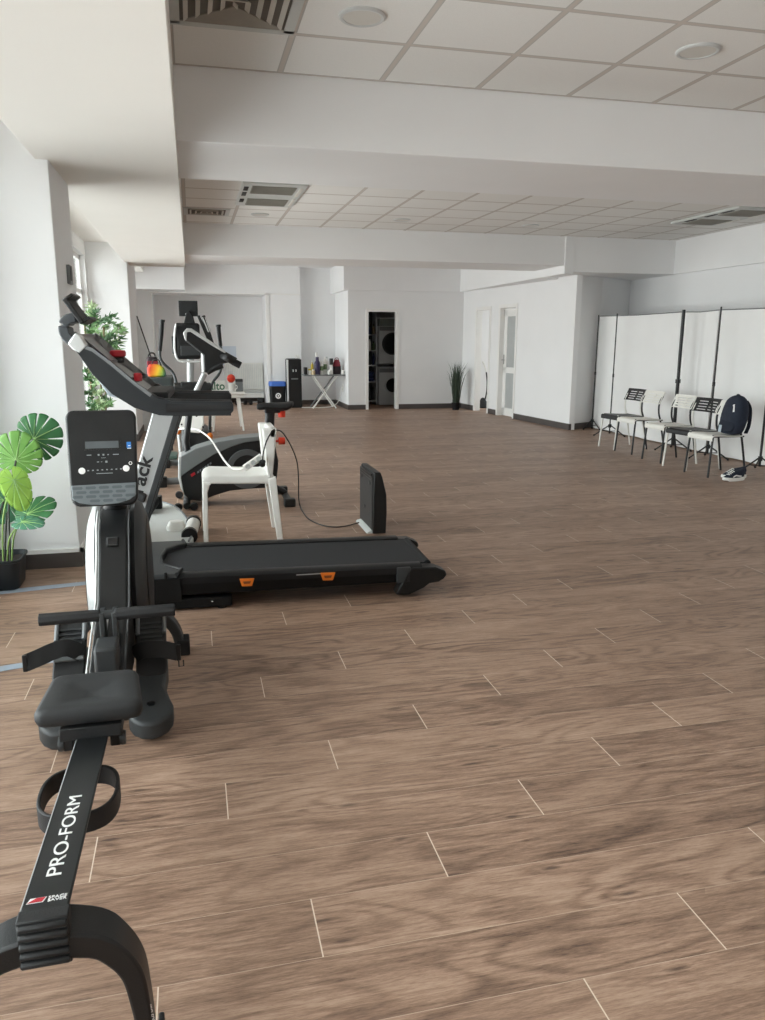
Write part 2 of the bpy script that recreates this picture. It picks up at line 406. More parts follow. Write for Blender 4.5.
struct(B(((0, 0, 0), (D2a, T_, 2.5)), ((D2b, 0, 0), (D1a, T_, 2.5)), ((D1b, 0, 0), (WLEN+.15, T_, 2.5)), ((D2a, 0, DT2), (D2b, T_, 2.5)), ((D1a, 0, DT1), (D1b, T_, 2.5))), 'wall_doors', WHITE, xf=XF)
k = 2
for a, b, z in ((D1a, D1b, DT1), (D2a, D2b, DT2)):
    k += 1; q = MB()
    q.box((a-.05, -.018, 0), (a+.004, T_+.01, z)); q.box((b-.004, -.018, 0), (b+.06, T_+.01, z)); q.box((a-.05, -.018, z-.004), (b+.06, T_+.01, z+.06))
    struct(q, 'trim_%d' % k, TRIMW, xf=XF, bevel=.004)
# panelled door standing in the second doorway
q = MB(); a, b = D2a+.005, D2b-.01; z = DT2-.03; y0, y1 = T_-.03, T_+.01
for lo, hi in (((a, y0, .01), (a+.10, y1, z)), ((b-.13, y0, .01), (b, y1, z)), ((a, y0, .01), (b, y1, .16)), ((a, y0, z-.13), (b, y1, z)), ((a, y0, .82), (b, y1, .93))): q.box(lo, hi)
dr = struct(q, 'door_1', TRIMW, xf=XF, bevel=.006)
GP = mat('frosted door glass', (176, 180, 180), .35, var=.03)
struct(MB().box((a+.09, y0+.012, .15), (b-.12, y1-.012, .83)).box((a+.09, y0+.012, .92), (b-.12, y1-.012, z-.12)), 'door_pane', GP, dr, xf=XF)
struct(MB().box((b-.06, y0-.012, .98), (b-.03, y0, 1.16)).tube([(b-.045, y0-.005, 1.06), (b-.045, y0-.05, 1.06), (b-.15, y0-.05, 1.06)], .009), 'door_handle', CHR, dr, xf=XF)
# side room behind the doorways
struct(B(((8.2, 11.7, 0), (8.3, 13.6, 2.5)), ((8.2, 15.6, 0), (8.3, 18, 2.5)), ((8.2, 13.6, 0), (8.3, 15.6, .9)), ((8.2, 13.6, 2.2), (8.3, 15.6, 2.5)), ((5.5, 17.5, 0), (8.3, 17.6, 2.5)), ((5.6, 11.74, 2.45), (8.3, 17.6, 2.5))), 'wall_side_room', WHITE)
f = MB()
for y in (13.6, 14.57, 15.54): f.box((8.22, y, .9), (8.28, y+.06, 2.2))
f.box((8.22, 13.6, .9), (8.28, 15.6, .96)).box((8.22, 13.6, 2.14), (8.28, 15.6, 2.2))
struct(f, 'window_4', TRIMW)
# baseboards
def bb(name, pts, h=.1, t=.014):
    q = MB()
    for (x0, y0), (x1, y1), (nx, ny) in pts:
        d = Vector((x1-x0, y1-y0, 0)); n_ = Vector((nx, ny, 0)).normalized()*t
        q.prism([(x0, y0, 0), (x1, y1, 0), (x1+n_.x, y1+n_.y, 0), (x0+n_.x, y0+n_.y, 0)], (0, 0, h))
    return struct(q, name, BASEB)
bb('baseboard_left', [((XL, YB), (XL, 5.17), (1, 0)), ((XL, 5.17), (-.746, 5.17), (0, -1)), ((-.76, 5.17), (-.76, 5.96), (1, 0)), ((XL, 5.96), (XL, 11.6), (1, 0)),
                      ((XL, 11.6), (-.786, 11.6), (0, -1)), ((-.80, 11.6), (-.80, 13.25), (1, 0)), ((XL, 13.25), (XL, 17.3), (1, 0))])
struct(MB().box((XL, 5.15, .10), (-.735, 5.172, .125)).box((-.762, 5.15, .10), (-.735, 5.97, .125)), 'trim_5', TRIMW)
bb('baseboard_back', [((XL, 17.3), (-.74, 17.3), (0, -1)), ((-.74, 18.3), (1.6, 18.3), (0, -1)), ((1.6, 17.2), (2.33, 17.2), (0, -1)), ((2.33, 17.45), (3.13, 17.45), (0, -1)), ((3.13, 15.95), (3.13, 17.45), (-1, 0)),
                      ((3.116, 15.95), (DX0-.055, 15.95), (0, -1)), ((DX1+.055, 15.95), (5.6, 15.95), (0, -1))])
def wp(s): v = WA+WD*s; return (v.x, v.y)
bb('baseboard_doors', [(wp(-.01), wp(D2a-.05), (-WN.x, -WN.y)), (wp(D2b+.06), wp(D1a-.05), (-WN.x, -WN.y)), (wp(D1b+.06), wp(WLEN), (-WN.x, -WN.y))])
bb('baseboard_right', [((5.95, 11.62), (6.55, 11.90), (.46, -1)), ((6.55, 11.90), (XR, 12.48), (.62, -.9)), ((XR, YB), (XR, 12.4), (-1, 0))])
bb('baseboard_front', [((XL, YB), (XR, YB), (0, 1))])

# ------------------------------------------------------------------ ceiling fittings
LAMP = mat('lamp diffuser', (206, 204, 198), .4, var=.01)
def downlight(x, y, label):
    t = thing('ceiling_light', label, 'ceiling light', (x, y, ZC), 0, 'round recessed ceiling lights')
    MB().lathe([(.112, .0), (.112, -.008), (.104, -.014), (.092, -.012), (.09, 0)], seg=36).build('rim', LSIL, t)
    MB().lathe([(.091, -.002), (.091, -.009), (.05, -.011), (.001, -.0115)], seg=32).build('diffuser', LAMP, t)
downlight(.86, 3.995, 'round recessed ceiling light beside the louvred vent, near the camera')
downlight(2.67, 4.0, 'round recessed ceiling light at upper right of the photo, near the camera')
downlight(.90, 10.18, 'round recessed ceiling light beyond the cassette air conditioner at left')
downlight(2.70, 10.15, 'round recessed ceiling light mid way along the far tiled ceiling')
downlight(4.50, 10.2, 'round recessed ceiling light of the far tiled ceiling, furthest right')
VD = mat('dark duct', (104, 100, 94), .8, var=.05)
def vent(x, y, label, w=.56, n=9):
    t = thing('ceiling_vent', label, 'air vent', (x, y, ZC), 0, 'square louvred ceiling vents')
    h = w/2
    MB().box((-h-.02, -h-.02, -.008), (h+.02, -h+.03, 0)).box((-h-.02, h-.03, -.008), (h+.02, h+.02, 0)).box((-h-.02, -h, -.008), (-h+.03, h, 0)).box((h-.03, -h, -.008), (h+.02, h, 0)).build('frame', LGR, t)
    MB().box((-h+.02, -h+.02, -.002), (h-.02, h-.02, 0)).build('duct', VD, t)
    g = mat('vent louvre', (196, 192, 184), .5, var=.02)
    MB().prism([(-h+.03, h-.03, -.006), (h-.03, h-.03, -.006), (0, .02, -.006)], (0, 0, .004)).build('louvre_shade_plate', mat('louvre shade', (150, 145, 136), .6), t)  # added flat triangle; dark look of the far louvres painted into its colour
    iw = h-.03
    # left and right quarters carry louvres along y, front and back quarters along x
    for i in range(n):
        c = -iw+(i+.5)*2*iw/n; l = abs(c)
        MB().obox((c, 0, -.008), (.026, 2*l if l > .02 else .04, .004), Matrix.Rotation(math.radians(-38 if c < 0 else 38), 3, 'Y')).build('louvre', g, t)
    for i in range(n):
        c = -iw+(i+.5)*2*iw/n; l = abs(c)
        if l > .04 and c < 0: MB().obox((0, c, -.008), (2*l, .026, .004), Matrix.Rotation(math.radians(38 if c < 0 else -38), 3, 'X')).build('louvre', g, t)
vent(.27, 4.0, 'square louvred air vent in the ceiling corner at upper left, near the camera')
vent(.26, 10.14, 'square louvred air vent beside the soffit in the far tiled ceiling', w=.5, n=7)
def cassette(x, y, label):
    t = thing('air_conditioner', label, 'air conditioner', (x, y, ZC), 0, 'ceiling cassette air conditioners')
    MB().box((-.32, -.66, -.03), (.32, .66, 0)).build('panel', LGR, t, bevel=.008)
    GR = mat('intake grille', (150, 148, 140), .6, var=.04)
    for c in (-.36, .36):
        g = MB().box((-.22, c-.2, -.036), (.22, c+.2, -.03))
        for i in range(12): g.box((-.21, c-.19+i*.033, -.040), (.21, c-.18+i*.033, -.036))
        g.build('intake_grille', GR, t)
    for c in (-.4, -.1, .3):
        MB().box((-.295, c-.1, -.034), (-.25, c+.1, -.029)).build('air_slot', BLK2, t)
    for c in (-.3, .3):
        MB().box((.255, c-.22, -.036), (.285, c+.22, -.03)).build('flap', mat('flap', (214, 212, 205), .4), t)
cassette(.88, 8.75, 'white cassette air conditioner in the far ceiling, left one near the soffit')
cassette(6.43, 8.78, 'white cassette air conditioner in the far ceiling, right one near the bulkhead')
t = thing('wall_control', 'small grey wall control on the shaded side of the near column', 'wall control', (-.76, 5.62, 1.85))  # small control box; what it operates is unknown
MB().box((0, -.06, -.06), (.022, .06, .06)).build('backplate', MGR, t, bevel=.004)
MB().box((.018, -.05, -.04), (.026, .0, .05)).build('display', DGR, t)
# pale blue strips on the floor by the window
STRIP = mat('pale blue floor strip', (148, 160, 174), .5, var=.05)
tag(MB().prism([P(-60, 596.6, Z=.0005), P(90, 581.2, Z=.0005), P(90, 584.4, Z=.0005), P(-60, 601, Z=.0005)], (0, 0, .0012)).build('floor_strip', STRIP), 'pale blue strip on the floor in front of the plant pot', 'tape', 'pale strips on the floor')
tag(MB().prism([P(-60, 676, Z=.0005), P(62, 656.5, Z=.0005), P(62, 661, Z=.0005), P(-60, 682, Z=.0005)], (0, 0, .0012)).build('floor_strip', STRIP), 'pale blue strip on the floor left of the rower pedals', 'tape', 'pale strips on the floor')

# ------------------------------------------------------------------ light
W = bpy.data.worlds.new('daylight'); S.world = W; W.use_nodes = True
nt = W.node_tree; bg = nt.nodes['Background']
tc = nd(nt, 'ShaderNodeTexCoord'); sp = nd(nt, 'ShaderNodeSeparateXYZ'); nt.links.new(tc.outputs['Generated'], sp.inputs[0])
mr = nd(nt, 'ShaderNodeMapRange'); nt.links.new(sp.outputs[2], mr.inputs[0]); mr.inputs[1].default_value = -.12; mr.inputs[2].default_value = .12
nt.links.new(mix_(nt, mr.outputs[0], (.72, .74, .72), (.91, .985, .98)), bg.inputs['Color'])
bg.inputs['Strength'].default_value = 4.6
def portal(loc, rot, sx, sy):
    l = bpy.data.lights.new('window_portal', 'AREA'); l.shape = 'RECTANGLE'; l.size = sx; l.size_y = sy
    l.cycles.is_portal = True
    o = bpy.data.objects.new('window_portal', l); COL.objects.link(o); o.location = loc; o.rotation_euler = rot
for a, b in bays: portal((XL-.25, (a+b)/2, (WZ0+WZ1)/2), (0, -PI/2, 0), WZ1-WZ0, b-a)
portal((8.4, 14.6, 1.55), (0, PI/2, 0), 1.3, 2)
S.view_settings.view_transform = 'Standard'; S.view_settings.look = 'None'; S.view_settings.gamma = 1
S.view_settings.use_curve_mapping = False
S.view_settings.exposure = .9
S.cycles.use_denoising = True
S.cycles.max_bounces = 12; S.cycles.diffuse_bounces = 8; S.cycles.sample_clamp_indirect = 6
# ================================================================== rowing machine (foreground left)
rw = thing('rowing_machine', 'black rowing machine with white lettering on its rail, nearest the camera at left', 'rowing machine', (-.318, 1.386, 0), .0133)
IV = MW[rw.name].inverted()
def loc(x, y, **k): return IV @ P(x, y, **k)
def rz_(y): return .40-.092*y          # top of the rail
q = MB(); w = .044
q.loft([[(-w, y, rz_(y)), (w, y, rz_(y)), (w-.012, y, rz_(y)-.042), (-w+.012, y, rz_(y)-.042)] for y in (-.012, 1.62)])
rail = q.build('rail', DGR if 0 else mat('anodised rail', (34, 36, 37), .38, metal=.25, var=.05), rw, bevel=.005)
sl = Vector((0, 1, -.092))
MB().loft([[(-w-.0015, y, rz_(y)-.004), (-w+.002, y, rz_(y)+.001), (-w+.002, y, rz_(y)-.004), (-w-.0015, y, rz_(y)-.010)] for y in (0, 1.6)]).build('edge_strip', SIL, rail)
a_, b_ = loc(51, 872, Z=.40), loc(79, 788, Z=.38)
L = (b_-a_).length
text('lettering', 'PRO-FORM', WHP, rail, (.014, a_.y, rz_(a_.y)+.0006), sl, (-1, 0, 0), .042, .0006, length=L)
# label by the rail end
MB().prism([(-.036, .012, rz_(.012)+.0005), (-.006, .012, rz_(.012)+.0005), (-.001, .028, rz_(.028)+.0005), (-.031, .028, rz_(.028)+.0005)], (0, 0, .0006)).build('label_mark', WHP, rail)
MB().prism([(-.034, .0135, rz_(.0135)+.0012), (-.008, .0135, rz_(.0135)+.0012), (-.0035, .0265, rz_(.0265)+.0012), (-.020, .0265, rz_(.0265)+.0012)], (0, 0, .0006)).build('label_mark', RED, rail)
text('lettering', 'SPACE', WHP, rail, (.002, .0205, rz_(.02)+.0006), (1, 0, 0), (0, 1, -.092), .0115, .0006, length=.034)
text('lettering', 'SAVER', WHP, rail, (.002, .0115, rz_(.01)+.0006), (1, 0, 0), (0, 1, -.092), .0105, .0006, length=.034)
# ribbed end cap
q = MB().box((-.046, -.040, .300), (.046, -.006, .402))
for i in range(5): q.tube([(-.043, -.041, .311+i*.0195), (.043, -.041, .311+i*.0195)], .008, 8)
q.build('end_cap', BLK2, rw, bevel=.004)
# rear arched stand
pts = [loc(x, y, Y=1.386) for x, y in ((62, 930), (95, 934), (117, 946), (133, 966), (141, 996))]
hx = pts[-1].x
right = [Vector((0, 0, pts[0].z)), *[Vector((p.x, 0, p.z)) for p in pts[1:]], Vector((hx+.006, 0, pts[-1].z*.5)), Vector((hx+.008, 0, .022))]
right = [Vector((v.x, v.y, max(v.z, .02))) for v in right]
def arch(rt, name, d0, th0, th1, y, mtl, parent, d1=None):
    d1 = d1 or d0
    c = cat(rt, 5); cl = [Vector((-v.x, v.y, v.z)) for v in reversed(c)][:-1] + c
    n = len(cl); rings = []
    for i, p in enumerate(cl):
        t = (cl[min(i+1, n-1)]-cl[max(i-1, 0)]).normalized(); nn = Vector((t.z, 0, -t.x))
        k = abs(i-(n-1)/2)/((n-1)/2); d = d0*(1-k)+d1*k; th = (th0*(1-k)+th1*k)/2
        rings.append([p-nn*th+Vector((0, y-d, 0)), p+nn*th+Vector((0, y-d, 0)), p+nn*th+Vector((0, y+d, 0)), p-nn*th+Vector((0, y+d, 0))])
    return MB().loft(rings).build(name, mtl, parent, bevel=.006)
st = arch(right, 'rear_stand', .046, .056, .028, .004, BLK, rw, .024)
for s in (-1, 1):
    MB().box((s*(hx+.01)-.026, -.035, 0), (s*(hx+.01)+.026, .055, .03)).build('rubber_foot', RUB, st, bevel=.006)
    MB().box((s*(hx+.034)-.006, -.02, 0), (s*(hx+.034)+.006, .04, .075)).build('foot_fin', BLK2, st, bevel=.004)
text('lettering', 'PRO-FORM', WHP, st, (hx+.012, -.0228, .155), (.12, 0, -1), (1, 0, .12), .012, .0004, length=.05)
# carrying loop slung under the rail
c = loc(80, 799, Z=.26)
ring = [(c.x + .096*math.copysign(abs(math.cos(a))**.7, math.cos(a)), c.y + .115*math.copysign(abs(math.sin(a))**.8, math.sin(a)), .262) for a in [2*PI*i/40 for i in range(40)]]
MB().band(ring, .010, .056, closed=True).build('carrying_loop', BLK2, rw, bevel=.003)
# seat
sc = loc(92, 690, Z=.43)
def seat_pad():
    q = MB(); rings = []
    out = rrect(.272, .225, .030, 6)
    for k, (sx, dz) in enumerate(((.86, -.052), (.97, -.045), (1.01, -.030), (1.01, -.012), (.97, -.001), (.88, .004), (.5, .001), (.2, -.003), (.02, -.004))):
        r = []
        for x, y in out:
            X, Y = x*sx*(1-.80*y), y*sx
            dip = -.007*math.cos(min(1, abs(X)/.1)*PI/2)**2*(1 if Y < 0 else .3) if dz > -.02 else 0
            r.append((sc.x + X, sc.y + Y, .425 + dz + dip + .015*(Y/.12 if Y > 0 else 0)))
        rings.append(r)
    return q.loft(rings)
seat = seat_pad().build('seat', mat('seat foam', (33, 35, 37), .6, var=.06, bump=.25, bscale=400), rw, ang=60)
zr = rz_(sc.y)
q = MB().box((sc.x-.085, sc.y-.10, zr+.006), (sc.x+.085, sc.y+.10, zr+.045)).box((sc.x-.078, sc.y-.09, zr-.03), (sc.x-.05, sc.y+.09, zr+.01)).box((sc.x+.05, sc.y-.09, zr-.03), (sc.x+.078, sc.y+.09, zr+.01))
car = q.build('seat_carriage', BLK2, rw, bevel=.004)
for s in (-1, 1):
    for d in (-.075, .075):
        MB().lathe([(.001, -.008), (.02, -.008), (.022, 0), (.02, .008), (.001, .008)], (sc.x+s*.084, sc.y+d, zr-.012), 16, 'x').build('roller', DGR, car)
# flywheel housing
fc = Vector((.0, 2.10, .42))
MB().lathe([(.001, -.092), (.30, -.092), (.312, -.06), (.312, .06), (.30, .078), (.001, .078)], fc, 40, 'x').build('flywheel_core', BLK2, rw)
for s, mtl in ((-1, SIL), (1, DGR)):
    sh = MB().lathe([(.001, s*.125), (.20, s*.125), (.27, s*.118), (.318, s*.10), (.334, s*.078), (.326, s*.06)], fc, 44, 'x').build('side_cover', mtl, rw, ang=50)
    MB().lathe([(.15, s*.124), (.20, s*.1265), (.255, s*.122), (.25, s*.116)], fc, 40, 'x', cap=False).build('cover_ring', BLK, sh)
# front spine carrying the cord guide
poly = [(1.20, .325), (1.42, .395), (1.62, .455), (1.76, .60), (1.83, .70), (1.93, .745), (2.08, .745), (2.1, .4), (1.7, .16), (1.3, .20)]
sp_ = MB().prism([(-.058, y, z) for y, z in poly], (.116, 0, 0)).build('front_spine', BLK, rw, bevel=.012, seg=3)
for s in (-1, 1):
    MB().tube([(s*.062, y, z+.004) for y, z in poly[:6]], .004, 6).build('trim_line', LSIL if s < 0 else DGR, sp_)
d = Vector((0, poly[4][0]-poly[3][0], poly[4][1]-poly[3][1])).normalized(); nrm = Vector((0, -d.z, d.y)); c0 = Vector((0, 1.795, .65))
RM = Matrix((Vector((1, 0, 0)), d, nrm)).transposed()
MB().obox(c0+nrm*.004, (.044, .036, .012), RM).build('socket_frame', DGR, sp_, bevel=.002)
MB().obox(c0+nrm*.0085, (.036, .026, .006), RM).build('socket_window', BLKG, sp_)
q = MB().box((-.03, 1.18, .30), (.045, 1.30, .44)); q.build('cord_guide', DGR, rw, bevel=.01)
MB().tube([(-.012, 1.15, .345), (-.012, 1.50, .43)], .006, 6).build('guide_rod', SIL, rw)
MB().ball((.02, 1.42, .425), .009, 10, 6).build('bolt_cap', CHR, rw)
# handle bar
h0, h1 = loc(39, 620, Z=.49), loc(175, 609.5, Z=.49)
hm = (h0+h1)/2
bar = MB().tube([h0, h0.lerp(h1, .44)], [.0235, .0225], 8).tube([h0.lerp(h1, .55), h1], [.0225, .0235], 8).build('handle_grip', BLK2, rw, bevel=.003)
MB().tube([h0.lerp(h1, .40), h0.lerp(h1, .60)], .017, 10).box((hm.x-.03, hm.y-.02, hm.z-.10), (hm.x-.012, hm.y+.05, hm.z+.012)).box((hm.x+.012, hm.y-.02, hm.z-.10), (hm.x+.03, hm.y+.05, hm.z+.012)).build('handle_bracket', DGR, rw, bevel=.003)
# foot plates with straps
for s, cx in ((-1, -.180), (1, .128)):
    f = Vector((cx, 1.70, .235)); ti = math.radians(38)
    R3 = Matrix.Rotation(ti, 3, 'X')
    q = MB(); q.prism([f + R3 @ Vector((x, y, -.015)) for x, y in rrect(.118, .30, .035)], R3 @ Vector((0, 0, .03)))
    pl = q.build('foot_plate', BLK2, rw, bevel=.006)
    q = MB()
    for i in range(7): q.obox(f + R3 @ Vector((0, -.04+i*.022, .018)), (.085, .009, .006), R3)
    q.build('tread', DGR, pl)
    MB().tube([f + R3 @ Vector((x, y, .024)) for x, y in ((-.052, .04), (-.052, .13), (-.03, .148), (.03, .148), (.052, .13), (.052, .04))], .009, 8).build('toe_loop', MGR, pl)
    MB().obox(f + R3 @ Vector((0, -.045, .026)), (.11, .016, .016), R3).build('heel_clip', MGR, pl, bevel=.003)
    # pod with rounded heel
    cpod = Vector((cx+s*.0, 1.40, .12))
    prof = [(cx-.062*s*0-.058, 1.84), (cx+.058, 1.84)]
    pp = [(cx+.058, 1.80), (cx+.062, 1.62), (cx+.05, 1.52)] + [(cx+.0+.082*math.cos(a), 1.40+.082*math.sin(a)) for a in [math.radians(30-24*i) for i in range(10)]] + [(cx-.05, 1.52), (cx-.062, 1.62), (cx-.058, 1.80)]
    pod = MB().prism([(x, y, .02+(y-1.34)*.28) for x, y in pp], (0, 0, .07)).build('foot_pod', DGR, rw, bevel=.012, seg=3)
    MB().lathe([(.001, .0), (.014, .0), (.016, .006), (.001, .007)], (cx, 1.42, .02+.08*.28+.068), 14).build('pivot', BLKG, pod)
    # strap standing out to the side
    o = f + R3 @ Vector((0, -.03, .03))
    if s < 0: sp = [(.05, 0, 0), (0, -.01, .035), (-.05, -.02, .03), (-.10, -.035, .015), (-.15, -.045, .0)]
    else: sp = [(-.065, -.03, -.015), (-.03, -.04, .01), (.03, -.05, .012), (.075, -.05, .0), (.105, -.05, -.01)]
    sm = MB().band(cat([o+Vector(p) for p in sp], 5), .006, .066, up=(0, .35, 1)).build('foot_strap', BLK2, rw, bevel=.002)
    e = o+Vector(sp[-1])
    MB().obox(e, (.018, .014, .066)).build('strap_end', BLK, sm, bevel=.003)
    if s > 0: MB().tube([e+Vector((0, -.008, -.03)), e+Vector((.0, -.01, -.055)), e+Vector((.018, -.01, -.055)), e+Vector((.018, -.008, -.03))], .003, 6).build('strap_ring', BMET, sm)
# front stand
ft = [Vector((0, 0, .22)), Vector((.09, 0, .215)), Vector((.165, 0, .185)), Vector((.215, 0, .115)), Vector((.235, 0, .02))]
fs = arch(ft, 'front_stand', .04, .05, .042, 2.17, DGR, rw)
for s in (-1, 1): MB().box((s*.245-.028, 2.12, 0), (s*.245+.03, 2.22, .075)).build('rubber_foot', RUB, fs, bevel=.008)
# console on its post
q = MB().tube(cat([(0, 2.02, .70), (0, 1.99, .80), (.0, 1.93, .90)], 4), [.058, .052, .05, .048, .047, .047, .05, .055, .06], 16)
q.build('console_post', BLK, rw)
CC = loc(102.6, 457, Y=1.386+1.84); KC = 1.12; ct = math.radians(14)
EX = Vector((1, .0, 0)).normalized(); EY = Vector((0, math.sin(ct), math.cos(ct))); EZ = EX.cross(EY)
CM = Matrix(((EX.x, EY.x, EZ.x, CC.x), (EX.y, EY.y, EZ.y, CC.y), (EX.z, EY.z, EZ.z, CC.z), (0, 0, 0, 1))) @ Matrix.Diagonal((KC, KC, 1, 1))
def con(u, v, h=0): return CM @ Vector((u, v, h))
body = rrect(.238, .335, .028)
body = [(x*(1-.06*(.17-y)/.34), y-(.012*(1-(x/.119)**2) if y < -.1 else 0)) for x, y in body]
cb = MB().prism([con(x, y, -.045) for x, y in body], EZ*.045).build('console', BLK, rw, bevel=.008, seg=3)
def chip(name, u0, v0, u1, v1, mtl, h=.0012): return MB().prism([con(u0, v0, 0), con(u1, v0, 0), con(u1, v1, 0), con(u0, v1, 0)], EZ*h).build(name, mtl, cb)
chip('screen_bezel', -.062, .026, .062, .061, BLKG); chip('screen', -.056, .031, .056, .056, LEDG, .002)
chip('sticker', .083, .030, .098, .051, BLUE, .0015); chip('sticker_text', .085, .027, .098, .0295, WHP, .0015); chip('sticker_text', .088, .036, .096, .039, WHP, .002)
for u in (-.071, .0775):
    MB().lathe([(.001, 0), (.0115, 0), (.0115, .002), (.001, .003)], (0, 0, 0), 20).build('button', WHP, cb, xf=CM @ Matrix.Translation((u, -.047 if u < 0 else -.043, 0)))
MB().lathe([(.004, 0), (.0062, 0), (.0062, .002), (.004, .002)], (0, 0, 0), 16, cap=False).build('button_ring', WHP, cb, xf=CM @ Matrix.Translation((.093, -.025, 0)))
q = MB()
for u, v, a, b in ((-.045, .008, .016, .003), (-.013, .008, .006, .006), (.003, .008, .006, .006), (.019, .008, .005, .004), (.045, .008, .02, .003), (.003, -.003, .016, .0015), (-.016, -.017, .007, .003), (-.004, -.017, .005, .002), (.012, -.017, .007, .007),
                   *[(-.05+i*.0157, -.0465+i*.0003, .006, .004) for i in range(8)], (.004, -.058, .055, .0025)):
    q.prism([con(u-a/2, v-b/2), con(u+a/2, v-b/2), con(u+a/2, v+b/2), con(u-a/2, v+b/2)], EZ*.0008)
q.build('button_print', mat('grey print', (150, 156, 160), .5), cb)
GRL = mat('speaker grille', (108, 116, 120), .5, var=.04)
gp = [(-.108, -.098), (.109, -.094), (.107, -.138), (.085, -.155), (.045, -.166), (0, -.170), (-.045, -.168), (-.085, -.160), (-.106, -.146)]
gr = MB().prism([con(u, v, -.001) for u, v in gp], EZ*.005).build('speaker_grille', GRL, cb, bevel=.003)
q = MB()
for r in range(4):
    for k in range(5):
        u = -.088+k*.044+(.012 if r % 2 else 0); v = -.108-r*.0155
        if abs(u) > .098 or (r == 3 and abs(u) > .07): continue
        q.prism([con(u-.018, v, .004), con(u-.014, v-.005, .004), (con(u+.014, v-.005, .004)), con(u+.018, v, .004), con(u+.014, v+.005, .004), con(u-.014, v+.005, .004)], EZ*.0012)
q.build('grille_pattern', mat('grille dark', (84, 92, 96), .5), gr)
MB().prism([con(x*.97, y*.97+.003, -.047) for x, y in body], EZ*-.012).build('console_back', LSIL, cb, bevel=.006)

# ================================================================== treadmill
TR = math.radians(-2)
tm = thing('treadmill', 'large black treadmill with silver uprights and a curved console', 'treadmill', (.5, 4.48, 0), TR)
IVT = MW[tm.name].inverted()
TY = Vector((-math.sin(TR), math.cos(TR), 0))
def tl(x, y, yy):
    """pixel on the treadmill's own plane y = yy (local)"""
    o = IVT @ Vector((0, 0, CAMH)); d = (IVT.to_3x3() @ (P(x, y, Y=1)-Vector((0, 0, CAMH))))
    return o + d*((yy-o.y)/d.y)
DK = mat('deck black', (9, 10, 11), .5, var=.1, bump=.1, bscale=200, spec=.25)
pol = [(-.98, -.33), (-.94, -.36), (.72, -.345), (.80, -.30), (.80, .30), (.72, .345), (-.94, .36), (-.98, .33)]
def dz(x): return .205-.022*(x+1.2)/2
MB().prism([(x, y, .085) for x, y in pol], (0, 0, .085)).build('deck_frame', DK, tm, bevel=.01)
bp = [(-.60, -.265), (.79, -.265), (.79, .265), (-.60, .265), (-.70, .15), (-.715, 0), (-.70, -.15)]
MB().prism([(x, y, dz(x)-.02) for x, y in bp], (0, 0, .012)).build('belt', BELT, tm)
MB().tube([(.795, -.265, .165), (.795, .265, .165)], .022, 14).build('rear_roller', RUB, tm)
for s in (-1, 1):
    r = MB().loft([[(x, s*.27, dz(x)-.025), (x, s*.27, dz(x)-.002), (x, s*.285, dz(x)+.004), (x, s*.345, dz(x)+.002), (x, s*.365, dz(x)-.01), (x, s*.365, dz(x)-.045)] for x in (-.66, .74)]).build('side_rail', DGR if 0 else mat('rail plastic', (18, 19, 21), .42, var=.06, bump=.1, bscale=200, spec=.3), tm)
    if s < 0: MB().box((.02, -.3655, .168), (.16, -.3652+.0006, .173)).build('rail_print', mat('rail print', (170, 172, 172), .5), r)
# front platform around the belt end
fp = [(-.95, -.365), (-.62, -.365), (-.60, -.275), (-.71, -.155), (-.728, 0), (-.71, .155), (-.60, .275), (-.62, .365), (-.95, .365)]
pf = MB().prism([(x, y, .165) for x, y in fp], (0, 0, .048)).build('front_platform', mat('platform plastic', (48, 51, 53), .5, var=.05, bump=.15, bscale=200), tm, bevel=.008)
MB().tube([(x, y, .212) for x, y in fp[1:8]], .010, 8).build('platform_lip', BLK, pf)
MB().box((-.76, -.372, .06), (-.60, -.362, .19)).box((-.685, -.374, .19), (-.67, -.36, .225)).build('platform_cover', DK, pf, bevel=.003)
hd = MB().loft([[(x, s*y, z) for s, y, z in ((-1, w, .05), (-1, w, h*.8), (-1, w*.8, h), (1, w*.8, h), (1, w, h*.8), (1, w, .05))] for x, w, h in ((-1.00, .30, .12), (-.985, .32, .21), (-.95, .33, .255), (-.90, .335, .26), (-.85, .335, .235), (-.80, .33, .214))]).build('motor_hood', DK, tm, bevel=.01)
# rear caps that are also the feet
for s in (-1, 1):
    yy = s*.375
    cp = [tl(x, y, -.375) for x, y in ((407.5, 572), (413, 568), (436, 567.5), (445.5, 571), (447, 575), (444, 579), (439, 582), (430, 583.5), (424, 588), (410, 594.8), (403.5, 595.5), (396, 595))]
    cp = [(p.x, yy, max(p.z, 0)) for p in cp]
    c_ = MB().prism(cp, (0, -s*.095, 0)).build('rear_cap', mat('cap black', (13, 14, 15), .4, spec=.35), tm, bevel=.008)
    MB().box((cp[0][0]-.06, yy-s*.0-(.09 if s > 0 else 0), .09), (cp[0][0]+.02, yy+(.09 if s < 0 else 0), .18)).build('cap_bracket', DGR, c_, bevel=.004)
